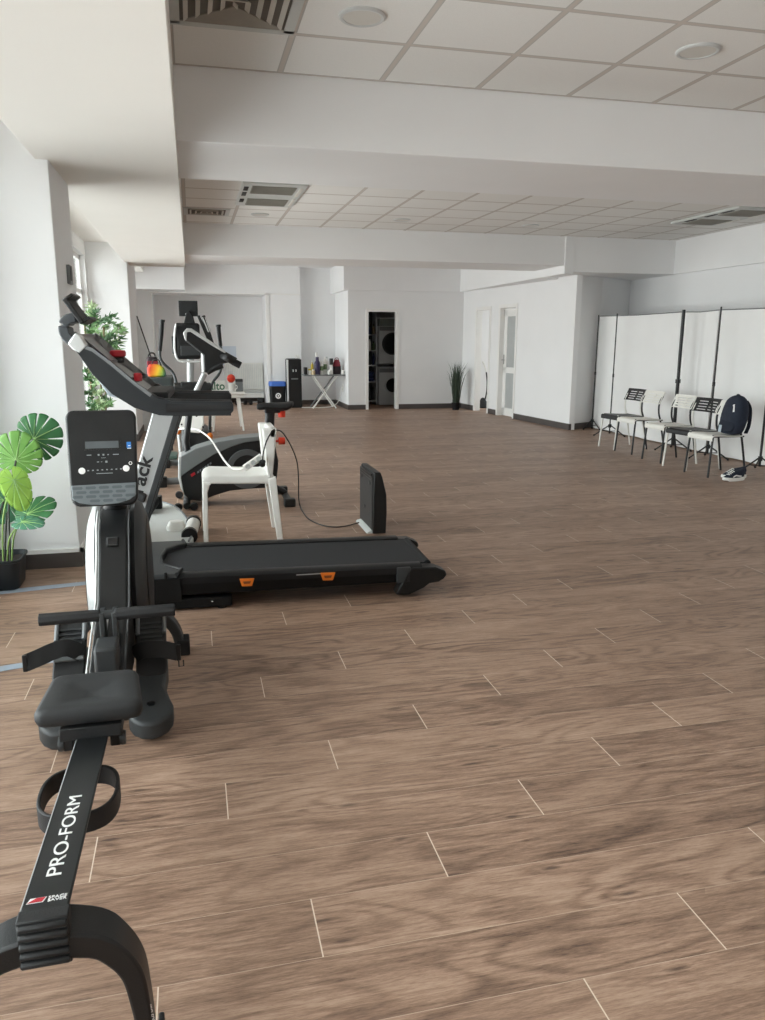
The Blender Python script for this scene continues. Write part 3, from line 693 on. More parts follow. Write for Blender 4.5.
# base frame on the floor
for s in (-1, 1):
    b_ = MB().box((-1.0, s*.33-.035, .012), (-.335, s*.33+.035, .07)).build('base_rail', DK, tm, bevel=.01)
    for x in (-.96, -.39): MB().lathe([(.001, 0), (.025, 0), (.025, .014), (.001, .014)], (x, s*.33, 0), 14).build('foot_pad', RUB, b_)
    MB().ball((-.44, s*.33-.037*1, .048), .006, 8, 5).build('bolt', CHR, b_)
MB().box((-.99, -.33, .015), (-.92, .33, .07)).build('cross_member', BLK, tm, bevel=.006)
for s in (-1, 1): MB().loft([[(-.6+.0, s*.2-.02, .04), (-.6, s*.2+.02, .04), (-.56, s*.2+.02, .04), (-.56, s*.2-.02, .04)], [(-.3, s*.2-.02, .09), (-.3, s*.2+.02, .09), (-.26, s*.2+.02, .09), (-.26, s*.2-.02, .09)]]).build('lift_arm', BLK2, tm)
# orange cushion clips
for px in (247, 328):
    y0 = 580 - (px-247)*.072
    c_ = [tl(px-7.5, y0-1, -.372), tl(px+7.5, y0-1.6, -.372), tl(px+5, y0+6.2, -.372), tl(px-5, y0+6.6, -.372)]
    k = MB().prism(c_, (0, .05, 0)).build('cushion_clip', ORG, tm, bevel=.003)
    c2 = [tl(px-4, y0+1.6, -.3735), tl(px+4, y0+1.2, -.3735), tl(px+3, y0+3.6, -.3735), tl(px-3, y0+4, -.3735)]
    MB().prism(c2, (0, .004, 0)).build('clip_print', mat('clip print', (120, 60, 20), .5), k)
# uprights
def upright(yy, name):
    s = 1 if yy > 0 else -1
    a, b, c, d = [tl(x, y, -.372) for x, y in ((152.5, 412), (181, 412), (139.5, 545), (115.5, 545))]
    ex_ = 1.27
    c2, d2 = b.lerp(c, ex_), a.lerp(d, ex_)
    f = lambda p: Vector((p.x, yy, max(p.z, .05)))
    A, Bq, C, D = map(f, (a, b, c2, d2))
    u = MB().prism([A, Bq, C, D], (0, -s*.062, 0)).build('upright', SIL, tm, bevel=.007)
    e = .0
    MB().prism([A.lerp(Bq, .74)+Vector((0, s*.0015, 0)), Bq+Vector((.0015, s*.0015, 0)), C+Vector((.0015, s*.0015, 0)), D.lerp(C, .74)+Vector((0, s*.0015, 0))], (0, -s*.066, 0)).build('upright_edge', DGR, u, bevel=.005)
    return u, A, Bq, C, D
un, A, Bq, C, D = upright(-.372, 'near'); upright(.372, 'far')
ax = (A-D).normalized(); right_ = (Bq-A).normalized()
tp = tl(150.5, 457, -.373); tn = ax*.62
ori = Vector((tp.x, -.3735, tp.z)) - ax*.60
text('lettering', 'NordicTrack', BLKP, un, ori+right_*.012, ax, (-ax.z, 0, ax.x), .098, .0006, length=.60, bold=.0022)
jo = tl(139, 497, -.373)
MB().obox((jo.x+.008, -.372, jo.z), (.055, .03, .05), Matrix.Rotation(.35, 3, 'Y')).build('cable_clip', DGR, un, bevel=.01)
# console arms: a long curved shell on each side
outer = [(68.5, 344), (78.6, 354.5), (92.3, 374.4), (112, 394.3), (134.5, 408), (159.4, 415.4), (180, 416), (229, 415.4), (233.5, 411)]
top = [(233.5, 405), (231, 401.2), (200, 401.5), (172, 401.2), (157, 397.5), (134.5, 383), (110, 362.5), (92, 349), (85, 345.8), (77, 351)]
ARM = mat('arm plastic', (25, 29, 33), .48, var=.06, bump=.12, bscale=250)
def onnear(pts, yy): return [Vector((p.x, yy, p.z)) for p in (tl(x, y, -.385) for x, y in pts)]
for s in (-1, 1):
    pl = onnear(outer, s*.385)+onnear(top, s*.385) if s < 0 else onnear([(126, 402)]+outer[4:], s*.385)+onnear(top[:5]+[(146, 391)], s*.385)
    arm = MB().prism(pl, (0, -s*.075, 0)).build('console_arm', ARM, tm, bevel=.012, seg=3)
    g = [Vector((p.x, s*.3475, p.z)) for p in (tl(x, y, -.385) for x, y in ((166, 408), (200, 408.2), (231, 408.2)))]
    MB().tube(g, [.046, .043, .042], 16, ex=.95).build('hand_grip', BLK2, arm)
    # silver shoulder
    sh = onnear([(67.5, 343.5), (75, 332.6), (80, 335.5), (87, 346), (79.5, 353.5), (72, 349)], s*.388)
    if s < 0: MB().prism(sh, (0, -s*.10, 0)).build('shoulder', LSIL, tm, bevel=.008, seg=3)
    bd = onnear([(87, 346), (92, 348), (110, 361), (134.5, 381.5), (152, 394), (150, 397), (134.5, 385.5), (110, 365), (92, 351.5), (85, 349)], s*.387)
    if s < 0: MB().prism(bd, (0, -s*.012, 0)).build('arm_band', MGR, arm)
# console body between the arms
prof = [(70, 341), (75.5, 332.8), (80, 333.5), (96, 343), (118, 361), (140, 377), (156, 389), (166, 397), (160, 404), (134, 400), (112, 386), (92, 366), (78, 352)]
def onsrc(pts, src, yy): return [Vector((p.x, yy, p.z)) for p in (tl(x, y, src) for x, y in pts)]
ptop = [(74.5, 332.4), (80, 333.5), (96, 343), (118, 361), (140, 377), (156, 389), (168, 398)]
pbot = [(160, 405), (134, 402), (112, 388), (92, 368), (78, 353), (70, 343)]
ctop = [onsrc([(x, y)], src, -.32)[0] for x, y, src in ((75, 333.2, -.3), (84, 335, .05), (97, 343, .28), (118, 361, .32), (140, 377, .32), (156, 389, .32), (168, 398, .32))]
cs = MB().prism(ctop+onsrc(pbot, -.385, -.32), (0, .64, 0)).build('console', mat('console grey', (168, 170, 170), .4, metal=.2, var=.04), tm, bevel=.008)
under = [(84, 360), (100, 372), (134, 401), (122, 401), (106, 397), (92, 376)]
MB().prism(onnear(under, -.30), (0, .60, 0)).build('console_underside', mat('underside grey', (150, 160, 168), .5), cs, bevel=.006)
sc_a, sc_b = onsrc([(94, 341.4), (117, 360)], .32, 0)
sd = (sc_b-sc_a).normalized(); sn = Vector((-sd.z, 0, sd.x))
if sn.z < 0: sn = -sn
RM = Matrix((sd, Vector((0, 1, 0)), sn)).transposed()
MB().obox((sc_a+sc_b)/2+sn*.010, ((sc_b-sc_a).length, .40, .008), RM).build('display', mat('display ceiling sheen', (122, 124, 125), .3), cs, bevel=.003)  # ceiling's reflection on the dark screen put into its grey base colour
MB().obox((sc_a+sc_b)/2+sn*.006, ((sc_b-sc_a).length+.03, .46, .008), RM).build('display_frame', MGR, cs, bevel=.004)
tr_a = onnear([(132, 381)], 0)[0]
for yy in (-.22, .22):
    MB().lathe([(.045, 0), (.05, .0), (.05, .02), (.045, .02)], (tr_a.x-.03, yy, tr_a.z-.012), 18, cap=False).build('cup_rim', BLK, cs)
k0 = onsrc([(138, 377)], -.27, -.27)[0]
MB().lathe([(.001, -.02), (.02, -.02), (.022, .01), (.018, .02), (.001, .022)], (k0.x, -.27, k0.z), 14).build('safety_key', RED, cs)
st0, st1 = onsrc([(139, 386)], -.2, -.25)[0], onsrc([(146, 396)], -.2, -.25)[0]
MB().obox((st0+st1)/2+sn*.012, (.055, .05, .004), RM).build('sticker', WHP, cs)
MB().box((st1.x-.01, -.30, st1.z-.02), (st1.x+.12, .30, st1.z+.025)).build('crossbar', BLK2, cs, bevel=.01)
# tablet holder on its bracket
br = [Vector((p.x, 0, p.z)) for p in (tl(x, y, -.2) for x, y in ((72, 346), (61, 336), (58.5, 326), (62, 319), (71, 317)))]
th_ = MB().band(cat(br, 4), .16, .05, up=(.3, 0, 1)).build('holder_bracket', mat('bracket grey', (64, 68, 72), .45), tm, bevel=.008)
ta, tb = [Vector((p.x, 0, p.z)) for p in (tl(61.5, 298.5, -.2), tl(79, 322, -.2))]
td = (tb-ta).normalized(); tnn = Vector((-td.z, 0, td.x)); RM2 = Matrix((td, Vector((0, 1, 0)), tnn)).transposed()
hb = MB().obox((ta+tb)/2, ((tb-ta).length+.01, .25, .026), RM2).build('tablet_holder', BLK2, tm, bevel=.006)
for e, sgn in ((ta, 1), (tb, 1)):
    v = -tnn if tnn.x < 0 else tnn
    MB().obox(e+v*.022, (.016, .24, .05), RM2).build('holder_lip', BLK, hb, bevel=.004)
# bottle with a red cap in the far cup holder
bs = tl(118.5, 363, .27); pn = ctop
bz = max([a.z+(b.z-a.z)*(bs.x-a.x)/(b.x-a.x) for a, b in zip(pn, pn[1:]) if a.x <= bs.x <= b.x] or [bs.z])
bq = IVT.inverted() @ Vector((bs.x, .27, bz-.002))
tb_ = thing('bottle', 'dark drinking bottle with a red cap standing in the treadmill console', 'bottle', bq)
MB().lathe([(.001, 0), (.03, 0), (.034, .02), (.030, .03), (.001, .031)], (0, 0, 0), 18).build('body', DGR, tb_)
MB().lathe([(.001, .031), (.03, .031), (.043, .038), (.045, .058), (.040, .070), (.001, .073)], (0, 0, 0), 18).build('cap', RED, tb_)
# ================================================================== exercise bike
bk = thing('exercise_bike', 'black and grey exercise bike with orange knobs behind the white chair', 'exercise bike', (.3, 7.0, 0))
def wb(x, y, Y): return P(x, y, Y=Y)
YN, YF = 6.87, 7.13
sh = [(180, 456.7), (196, 449), (218, 442.5), (240, 438.8), (261, 437), (270, 440), (276, 448), (278.5, 464), (277, 479), (268, 488), (250, 489), (230, 491), (214, 496), (200, 501.5), (190, 500), (185.5, 496.5), (181, 488), (178.8, 477)]
S3 = [wb(x, y, YN) for x, y in sh]
body = MB().prism(S3, (0, YF-YN, 0)).build('body_shell', BLK, bk, world=True, bevel=.015, seg=3)
gy = mat('bike grey', (122, 127, 128), .4, metal=.2, var=.04)
bandp = [(178.6, 478), (179.6, 457), (196, 448.6), (218, 442), (240, 438.3), (261, 436.5), (261.5, 440.5), (245, 442.5), (232, 446.5), (214, 454.5), (196, 466), (184, 474.5)]
MB().prism([wb(x, y, YN-.006) for x, y in bandp], (0, YF-YN+.012, 0)).build('grey_band', gy, bk, world=True, bevel=.006)
MB().prism([wb(x, y, YN-.007) for x, y in ((178.4, 457), (181.5, 456), (181, 478), (184, 494), (181, 489), (178, 478))], (0, YF-YN+.014, 0)).build('front_trim', LSIL, bk, world=True, bevel=.004)
wc = wb(247, 469, YN-.004)
MB().lathe([(.125, -.010), (.172, -.012), (.176, 0), (.12, 0)], wc, 40, 'y', cap=False).build('wheel_ring', mat('ring grey', (88, 92, 94), .45), bk, world=True)
MB().lathe([(.001, -.006), (.12, -.004), (.125, .002), (.001, .002)], wc, 36, 'y').build('wheel_cover', BLKG, bk, world=True)
cr = wb(252, 470, YN-.03)
MB().tube([wc+Vector((0, -.01, 0)), wc+Vector((0, -.05, 0)), cr+Vector((.10, -.03, -.06))], .012, 8).build('crank', BMET, bk, world=True)
MB().box((wc.x+.02, YN-.14, wc.z-.05), (wc.x+.12, YN-.05, wc.z-.015)).build('pedal', RED, bk, world=True, bevel=.008)
MB().prism([wb(x, y, YN-.008) for x, y in ((190.5, 474.5), (194.5, 472), (195.5, 474.5), (191.5, 477))], (0, .004, 0)).build('emblem', RED, bk, world=True)
q = MB()
for i in range(6):
    x = 197+i*2.5; y = 472-i*1.75
    q.prism([wb(x, y-.2, YN-.008), wb(x+1.7, y-1.4, YN-.008), wb(x+2, y+.6, YN-.008), wb(x+.3, y+1.6, YN-.008)], (0, .003, 0))
q.build('lettering', mat('faint print', (120, 124, 128), .5), bk, world=True)
# stabilisers, wheels
MB().tube([(-.10, 6.70, .045), (-.10, 7.30, .045)], .03, 12).build('front_stabiliser', BLK2, bk, world=True)
for y in (6.72, 7.27):
    for dx in (-.07, .06):
        MB().lathe([(.001, -.025), (.03, -.025), (.036, 0), (.03, .025), (.001, .025)], (-.10+dx, y, .036), 16, 'y').build('transport_wheel', RUB, bk, world=True)
MB().tube([(.78, 6.70, .04), (.78, 7.30, .04)], .03, 12).build('rear_stabiliser', DGR, bk, world=True)
for y in (6.70, 7.29): MB().box((.73, y-.04, 0), (.83, y+.04, .075)).build('stabiliser_cap', BLK, bk, world=True, bevel=.012)
MB().tube([(.56, 7.0, .17), (.70, 7.0, .11), (.78, 7.0, .06)], [.035, .03, .03], 10).build('rear_frame', BLK, bk, world=True)
MB().tube([(.0, 7.0, .12), (-.06, 7.0, .08), (-.10, 7.0, .05)], .035, 10).build('front_frame', BLK, bk, world=True)
# seat post, saddle, knobs
a, b = wb(270, 408, 7.0), wb(281, 462, 7.0)
MB().tube([a, Vector((a.x-.01, 7, a.z)).lerp(Vector((.64, 7, .50)), 1)], .043, 14, ex=.75).build('seat_post', BLK, bk, world=True)
MB().tube([(.62, 7.0, .62), (.68, 7.0, .35)], .045, 12).build('post_sleeve', DGR, bk, world=True)
q = MB(); rings = []
for t, w, h, zt in ((0, .045, .045, .878), (.02, .055, .06, .885), (.06, .06, .062, .89), (.14, .07, .065, .89), (.20, .11, .07, .89), (.26, .125, .075, .893), (.305, .11, .06, .90), (.325, .05, .03, .898)):
    x = .545+t*.99
    rings.append([(x, 7.0+w*math.cos(k*PI/8), zt-h/2+h/2*math.sin(k*PI/8)*(1 if math.sin(k*PI/8) > 0 else 1)) for k in range(16)])
sd_ = MB().loft(rings).build('saddle', BLK2, bk, world=True)
MB().box((.61, 6.96, .80), (.78, 7.04, .85)).build('saddle_clamp', BMET, sd_, world=True, bevel=.006)
def knob(x, y, ax, mtl=REDO):
    d = Vector(ax)
    MB().tube([Vector((x, 6.99, y)), Vector((x, 6.99, y))+d*.03, Vector((x, 6.99, y))+d*.035, Vector((x, 6.99, y))+d*.09], [.012, .012, .034, .032], 14).build('adjusting_knob', mtl, bk, world=True)
k1 = wb(277, 441, 6.99); k2 = wb(281.5, 407, 6.99)
knob(k1.x-.02, k1.z, (1, -.0, 0)); knob(k2.x, k2.z, (0, 0, -1))
# mast, console, handlebar
m0, m1 = wb(204.5, 374, 7.0), wb(186, 441, 7.0)
ms = MB().tube([m0, wb(196, 392, 7.0), wb(190, 408, 7.0)], .024, 12).build('mast', SIL, bk, world=True)
MB().tube([wb(190.2, 407, 7.0), m1, Vector((m1.x+.02, 7.0, .40))], .028, 12).build('mast_sleeve', BLK, ms, world=True)
MB().tube([wb(203.4, 352, 6.95), wb(204.2, 372, 6.95)], .02, 10).build('mast_strut', LSIL, bk, world=True)
con_ = [(186, 341.5), (183.2, 333), (186, 329), (191, 329), (212, 343), (226, 352), (238, 358.5), (232, 362), (222, 364), (207, 373), (204, 372), (203.5, 355)]
MB().prism([wb(x, y, 6.88) for x, y in con_], (0, .24, 0)).build('console', BLK, bk, world=True, bevel=.012)
MB().prism([wb(x, y, 6.872) for x, y in ((183, 333), (186.5, 328.2), (191.5, 328.4), (213, 342.5), (226, 351.5), (225, 353.3), (211, 345), (190.5, 331.8), (187, 332.2), (186.5, 341), (185, 340))], (0, .256, 0)).build('console_trim', LSIL, bk, world=True, bevel=.004)
for Y in (6.80, 7.24):
    hb = MB().tube(cat([wb(218, 356, 7.0)*1, wb(226, 357.5, Y), wb(232, 361, Y), wb(240.5, 365.5, Y)], 4), [.022]*4+[.030]*9, 12).build('handlebar', BLK2, bk, world=True)
for Y in (6.90, 7.10):
    MB().tube([wb(207, 373, Y), wb(214, 368, Y), wb(222.5, 365, Y)], [.02, .028, .028], 10).build('lower_grip', BLK2, bk, world=True)
q = [wb(x, y, 6.9) for x, y in ((197, 316), (199.5, 315), (213, 343), (209, 344))]
rk = MB().prism(q, (0, .04, 0)).build('bottle_holder', BLK, bk, world=True, bevel=.004)
q = [wb(x, y, 6.9) for x, y in ((201.5, 316), (205, 315), (214, 343), (210, 344))]
MB().prism(q, (0, .20, 0)).build('reading_rack', BLK, bk, world=True, bevel=.006)
for x0, x1 in ((202.5, 208.5), (205.2, 210.5)):
    MB().tube([wb(x0, 317, 6.888), wb(x1, 332, 6.888)], .005, 6).build('rack_wire', LSIL, rk, world=True)
# ================================================================== elliptical trainer
el = thing('elliptical_trainer', 'elliptical cross trainer with tall moving handles and a small screen, behind the exercise bike', 'elliptical trainer', (0, 8.4, 0))
def we(x, y, Y=8.3): return P(x, y, Y=Y)
c0, c1 = we(178.3, 300.7), we(198, 316.4)
scn = MB().box((c0.x, 8.28, c1.z), (c1.x, 8.305, c0.z)).build('screen', BLK2, el, world=True, bevel=.004)
MB().tube([we(187, 313, 8.27), we(190, 320, 8.27), we(186, 328, 8.28)], [.018, .022, .03], 10).build('screen_mount', LSIL, el, world=True)
c0, c1 = we(173.5, 323), we(201, 361)
con2 = MB().box((c0.x+.01, 8.18, c1.z+.02), (c1.x, 8.34, c0.z)).build('console', BLK, el, world=True, bevel=.03, seg=4)
MB().tube(cat([we(176, 324, 8.175), we(174.6, 335, 8.175), we(175, 352, 8.175), we(179, 360.5, 8.175), we(188, 361.5, 8.175), we(200, 361.5, 8.175)], 4), .011, 8).build('console_rim', LSIL, con2, world=True)
c0, c1 = we(171.5, 336, 8.2), we(174.5, 354, 8.2)
MB().box((c0.x, 8.18, c1.z), (c1.x, 8.26, c0.z)).build('side_speaker', DGR, con2, world=True, bevel=.008)
MB().box((we(180, 344, 8.17).x, 8.165, we(180, 356, 8.17).z), (we(200, 344, 8.17).x, 8.185, we(180, 345, 8.17).z)).build('rear_cover', DGR, con2, world=True, bevel=.01)
MB().tube([we(190.5, 352, 8.3), we(190.5, 370, 8.3), we(190.5, 384, 8.3), Vector((we(190.5, 384, 8.3).x, 8.25, .62))], .036, 14).build('mast', SIL, el, world=True)
MB().prism([we(x, y, 8.24) for x, y in ((186, 313), (190, 311), (193, 316), (197, 330), (182, 330), (184, 322))], (0, .06, 0)).build('neck', BLK2, el, world=True, bevel=.008)
# swinging arms
la = [we(159.8, 351, 8.35), we(160.2, 358, 8.35), we(164, 364, 8.35), (we(171.5, 371, 8.35)), we(175.5, 379, 8.33), we(177, 388, 8.3)]
low_l = P(178, 431, Y=8.05); foot_l = P(180, 457, Y=8.05)
arm = MB().tube(cat(la, 4), .014, 10).tube([la[-1], P(177, 400, Y=8.2), low_l], .016, 10).build('swing_arm', mat('dark tube', (70, 74, 76), .3, metal=.6), el, world=True)
MB().tube([we(162, 320.5, 8.35), we(161.3, 335, 8.35), la[0]], [.022, .021, .019], 12).build('hand_grip', BLK2, arm, world=True)
MB().tube([we(162.2, 319.6, 8.35), we(162.1, 322, 8.35)], .027, 12).build('grip_end', BLK, arm, world=True)
ra = [we(220.5, 346, 8.35), we(222, 357, 8.35), we(220, 372, 8.35), we(213, 382, 8.33), we(210, 392, 8.3)]
low_r = P(210, 435.5, Y=8.05)
arm2 = MB().tube(cat(ra, 4), .014, 10).tube([ra[-1], low_r], .016, 10).build('swing_arm', MC['dark tube'], el, world=True)
MB().tube([we(218.3, 325.5, 8.35), we(219.2, 335, 8.35), ra[0]], [.022, .021, .019], 12).build('hand_grip', BLK2, arm2, world=True)
MB().tube([we(218.2, 324.6, 8.35), we(218.4, 327, 8.35)], .027, 12).build('grip_end', BLK, arm2, world=True)
for c in (low_l, low_r):
    MB().ball(c+Vector((0, -.03, 0)), (.03, .03, .034), 14, 8).build('pivot_joint', ORG, el, world=True)
# hub under the console and white front cover with bolts
MB().tube([we(174, 388, 8.25), we(211, 388, 8.25)], .055, 12).box((-.12, 8.2, we(190, 391, 8.25).z-.03), (.14, 8.36, we(190, 382, 8.25).z)).build('pivot_hub', BLK, el, world=True, bevel=.01)
cv = [(170, 412), (203.5, 413), (204.5, 424), (200, 433.5), (191, 432.5), (180, 428), (173, 422)]
cvr = MB().prism([P(x, y, Y=7.98) for x, y in cv], (0, .16, 0)).build('front_cover', WPL, el, world=True, bevel=.012)
for x, y in ((176, 418), (181.5, 424.5), (196.5, 416), (203, 427), (186, 416)):
    MB().lathe([(.001, -.006), (.009, -.005), (.009, .002), (.001, .002)], P(x, y, Y=7.979), 10, 'y').build('bolt', BMET, cvr, world=True)
MB().box((-.14, 8.1, .18), (.15, 8.9, .52)).build('flywheel_housing', DGR, el, world=True, bevel=.06, seg=4)
for px, mtl in ((178.5, LSIL), (185.5, BLK), (209.5, mat('dark tube', (70, 74, 76)))):
    a = P(px, 430, Y=8.05)
    MB().tube([a, Vector((a.x+.02, 8.05, .10))], .018, 10).build('link_bar', mtl, el, world=True)
MB().box((-.05, 8.0, .03), (.05, 9.5, .10)).build('base_beam', MGR, el, world=True, bevel=.01)
for Y, x0 in ((7.9, .34), (9.1, .34)):
    sb = MB().tube([(-x0, Y, .055), (x0, Y, .055)], .036, 12).build('stabiliser', mat('tube grey', (96, 98, 98), .4), el, world=True)
    for s in (-1, 1): MB().box((s*x0-.045, Y-.055, 0), (s*x0+.045, Y+.055, .10)).build('stabiliser_cap', BLK, sb, world=True, bevel=.012)
MB().box((-.36, 8.62, .16), (-.20, 9.0, .20)).build('foot_plate', mat('pedal green grey', (70, 92, 84), .5), el, world=True, bevel=.015)
MB().box((.14, 8.3, .16), (.30, 8.7, .20)).build('foot_plate', DGR, el, world=True, bevel=.015)
# ================================================================== pale machine base on the floor
mb_ = thing('machine_base', 'pale grey flat machine base with a white roller, on the floor behind the treadmill', 'machine base', (-.3, 6.0, 0))
ot = [(-.60, 5.50), (-.06, 5.44), (-.03, 5.75), (-.08, 6.2), (-.16, 6.6), (-.27, 6.84), (-.36, 6.95), (-.48, 6.96), (-.62, 6.6)]
pl_ = MB().prism([(x, y, .0) for x, y in ot], (0, 0, .055)).build('base_plate', LGR, mb_, world=True, bevel=.012, seg=3)
MB().band(cat([(x-.02, y, .058) for x, y in ot[1:8]], 4), .012, .012).build('edge_seam', MGR, pl_, world=True)
MB().tube([(-.075, 5.62, .06), (-.045, 5.98, .06)], .05, 16).build('roller', WPL, mb_, world=True)
for y in (5.60, 5.99): MB().tube([(-.075+.03*(y-5.6)/.39, y-.03, .06), (-.075+.03*(y-5.6)/.39, y+.025, .06)], .058, 14).build('roller_cap', BLK, mb_, world=True)
MB().lathe([(.001, 0), (.07, 0), (.072, .03), (.05, .07), (.001, .075)], (-.17, 5.82, .05), 18).build('foot_dome', WPL, mb_, world=True)
a, b = P(147, 514, Z=.06), P(156, 503, Z=.10)
MB().tube([a+Vector((0, 0, .03)), b+Vector((0, .0, .03))], [.05, .045], 10).box((b.x-.03, b.y-.05, .055), (b.x+.05, b.y+.06, .16)).build('clamp', BLK, mb_, world=True, bevel=.01)
# ================================================================== white plastic chair with the power strip
wc_ = thing('plastic_chair', 'white moulded plastic chair behind the treadmill, a power strip hanging on its back', 'chair', (.3, 5.75, 0))
CY0, CY1 = 5.53, 5.97
def cp(x, y, Y=CY0): return P(x, y, Y=Y)
spf = [(.030, .425), (.034, .462), (.052, .49), (.09, .504), (.30, .492), (.46, .486), (.52, .50), (.545, .47), (.50, .425), (.30, .432), (.09, .44)]
seat_ = MB().prism([(x, CY0+.012, z) for x, z in spf], (0, CY1-CY0-.024, 0)).build('seat', WPL, wc_, world=True, bevel=.012, seg=3)
# back: leaning frame with slots
def backpt(t): return Vector((.50+.045*t, 0, .47+.355*t))
q = MB()
for y0, y1, t0, t1 in ((CY0, CY0+.075, 0, 1), (CY1-.075, CY1, 0, 1), (CY0, CY1, .80, 1), (CY0, CY1, .0, .12), (CY0+.17, CY0+.27, .1, .85)):
    a, b = backpt(t0), backpt(t1)
    w0, w1 = (.006+.075*t0, .006+.075*t1) if y1-y0 < .09 else (.004+.03*t0, .004+.03*t1)
    q.prism([(a.x-w0, y0, a.z), (a.x+.026, y0, a.z), (b.x+.022, y0, b.z), (b.x-w1, y0, b.z)], (0, y1-y0, 0))
q.build('backrest', WPL, wc_, world=True, bevel=.012, seg=3)
for y in (CY0+.014, CY1-.014):
    MB().prism([(.034, y-.015, .455), (.10, y-.015, .452), (.082, y-.015, .43), (.066, y-.015, .38), (.056, y-.015, 0), (.022, y-.015, 0)], (0, .03, 0)).build('leg', WPL, wc_, world=True, bevel=.008, seg=3)
    MB().prism([(.492, y-.015, .46), (.55, y-.015, .48), (.592, y-.015, 0), (.55, y-.015, 0)], (0, .03, 0)).build('leg', WPL, wc_, world=True, bevel=.008, seg=3)
# power strip with its white lead
s0, s1 = P(244, 468.5, Y=5.50), P(262, 456, Y=5.50)
ps = thing('power_strip', 'white three socket power strip hanging by the white chair backrest', 'power strip', s0)
d = (s1-s0).normalized(); up_ = Vector((-d.z, 0, d.x)); RM = Matrix((d, Vector((0, 1, 0)), up_)).transposed()
MB().obox((s0+s1)/2, ((s1-s0).length, .034, .046), RM).build('body', WPL, ps, world=True, bevel=.008, seg=3)
for k in (.2, .5, .8):
    MB().lathe([(.001, -.0185), (.012, -.0185), (.0155, -.0215), (.0175, -.019), (.0175, -.014), (.001, -.014)], s0.lerp(s1, k), 16, 'y').build('socket', LGR, ps, world=True)
ld = [P(x, y, Y=Y) for x, y, Y in ((244, 468.5, 5.5), (238, 469.3, 5.55), (231, 467.5, 5.65), (224, 460, 5.8), (217, 449, 6.1), (210, 438.5, 6.4), (201, 431.5, 6.8), (196, 429.5, 7.15))]
ld2 = [P(x, y, Y=Y) for x, y, Y in ((180, 429, 7.7), (176, 434, 7.75), (168, 441, 7.8), (164.5, 448, 7.85), (163, 460, 7.9))]+[P(161, 470, Z=.01), P(153, 480, Z=.008), P(146, 486, Z=.008)]
lead = MB().tube(cat(ld+ld2, 6), .007, 8).build('lead', WPL, ps, world=True)
# black cable from the strip to the panel heater
cb_pts = [P(262.5, 462, Y=5.46), P(263.5, 452, Y=5.46), P(267, 440, Y=5.47), P(273, 430.5, Y=5.5), P(277, 430, Y=5.6), P(283, 433, Y=5.68), P(291, 446, Y=5.8), P(297, 462, Y=5.98), P(298.5, 480, Y=6.2), P(298.5, 495, Y=6.42), P(299.8, 505, Z=.02), P(303, 512, Z=.006), P(309, 519, Z=.006), P(320, 524.5, Z=.006), P(334, 527, Z=.006), P(346, 526, Z=.006), P(354, 524, Z=.012), P(359, 522.5, Z=.02)]
cbl = thing('power_cable', 'thin black cable looping from the white chair back down to the floor', 'cable', cb_pts[0])
MB().tube(cat(cb_pts, 6), .005, 8).build('cable', BMET, cbl, world=True)
MB().tube([P(262.5, 465.5, Y=5.475), P(262.5, 461.5, Y=5.455)], [.019, .022], 12).build('plug', BLK2, cbl, world=True)
# ================================================================== black panel appliance standing on edge
ap = thing('panel_appliance', 'slim black box appliance standing upright on the floor behind the treadmill belt', 'appliance', (1.32, 5.82, 0))
q = MB(); ring = []
for z, x0, x1, y0 in ((.0, 1.278, 1.378, 5.575), (.16, 1.279, 1.385, 5.575), (.30, 1.281, 1.382, 5.575), (.43, 1.288, 1.352, 5.58), (.470, 1.292, 1.338, 5.585)):
    ring.append([(x0, y0, z), (x1, y0, z), (x1, 6.06, z), (x0, 6.06, z)])
hb_ = q.loft(ring).build('casing', mat('appliance black', (10, 10, 11), .45, var=.05, bump=.08), ap, world=True, bevel=.006)
bpn = MB().prism([(1.2775, 5.60, .03), (1.279, 5.60, .44), (1.279, 6.04, .44), (1.2775, 6.04, .03)], (-.004, 0, 0)).build('back_panel', mat('back panel grey', (46, 46, 46), .5, var=.04), ap, world=True, bevel=.002)
for z in (.405, .425, .445): MB().box((1.272, 5.62, z), (1.281, 6.03, z+.008)).build('vent_slot', BLKG, bpn, world=True)
for y, z in ((5.68, .375), (5.97, .385), (5.86, .16)): MB().box((1.270, y-.02, z-.011), (1.276, y+.02, z+.011)).build('fixing_slot', BLKG, bpn, world=True, bevel=.002)
MB().prism([(1.235, 5.60, .0), (1.278, 5.60, .0), (1.278, 5.60, .02), (1.245, 5.60, .012)], (0, .42, 0)).build('foot', LGR, ap, world=True)
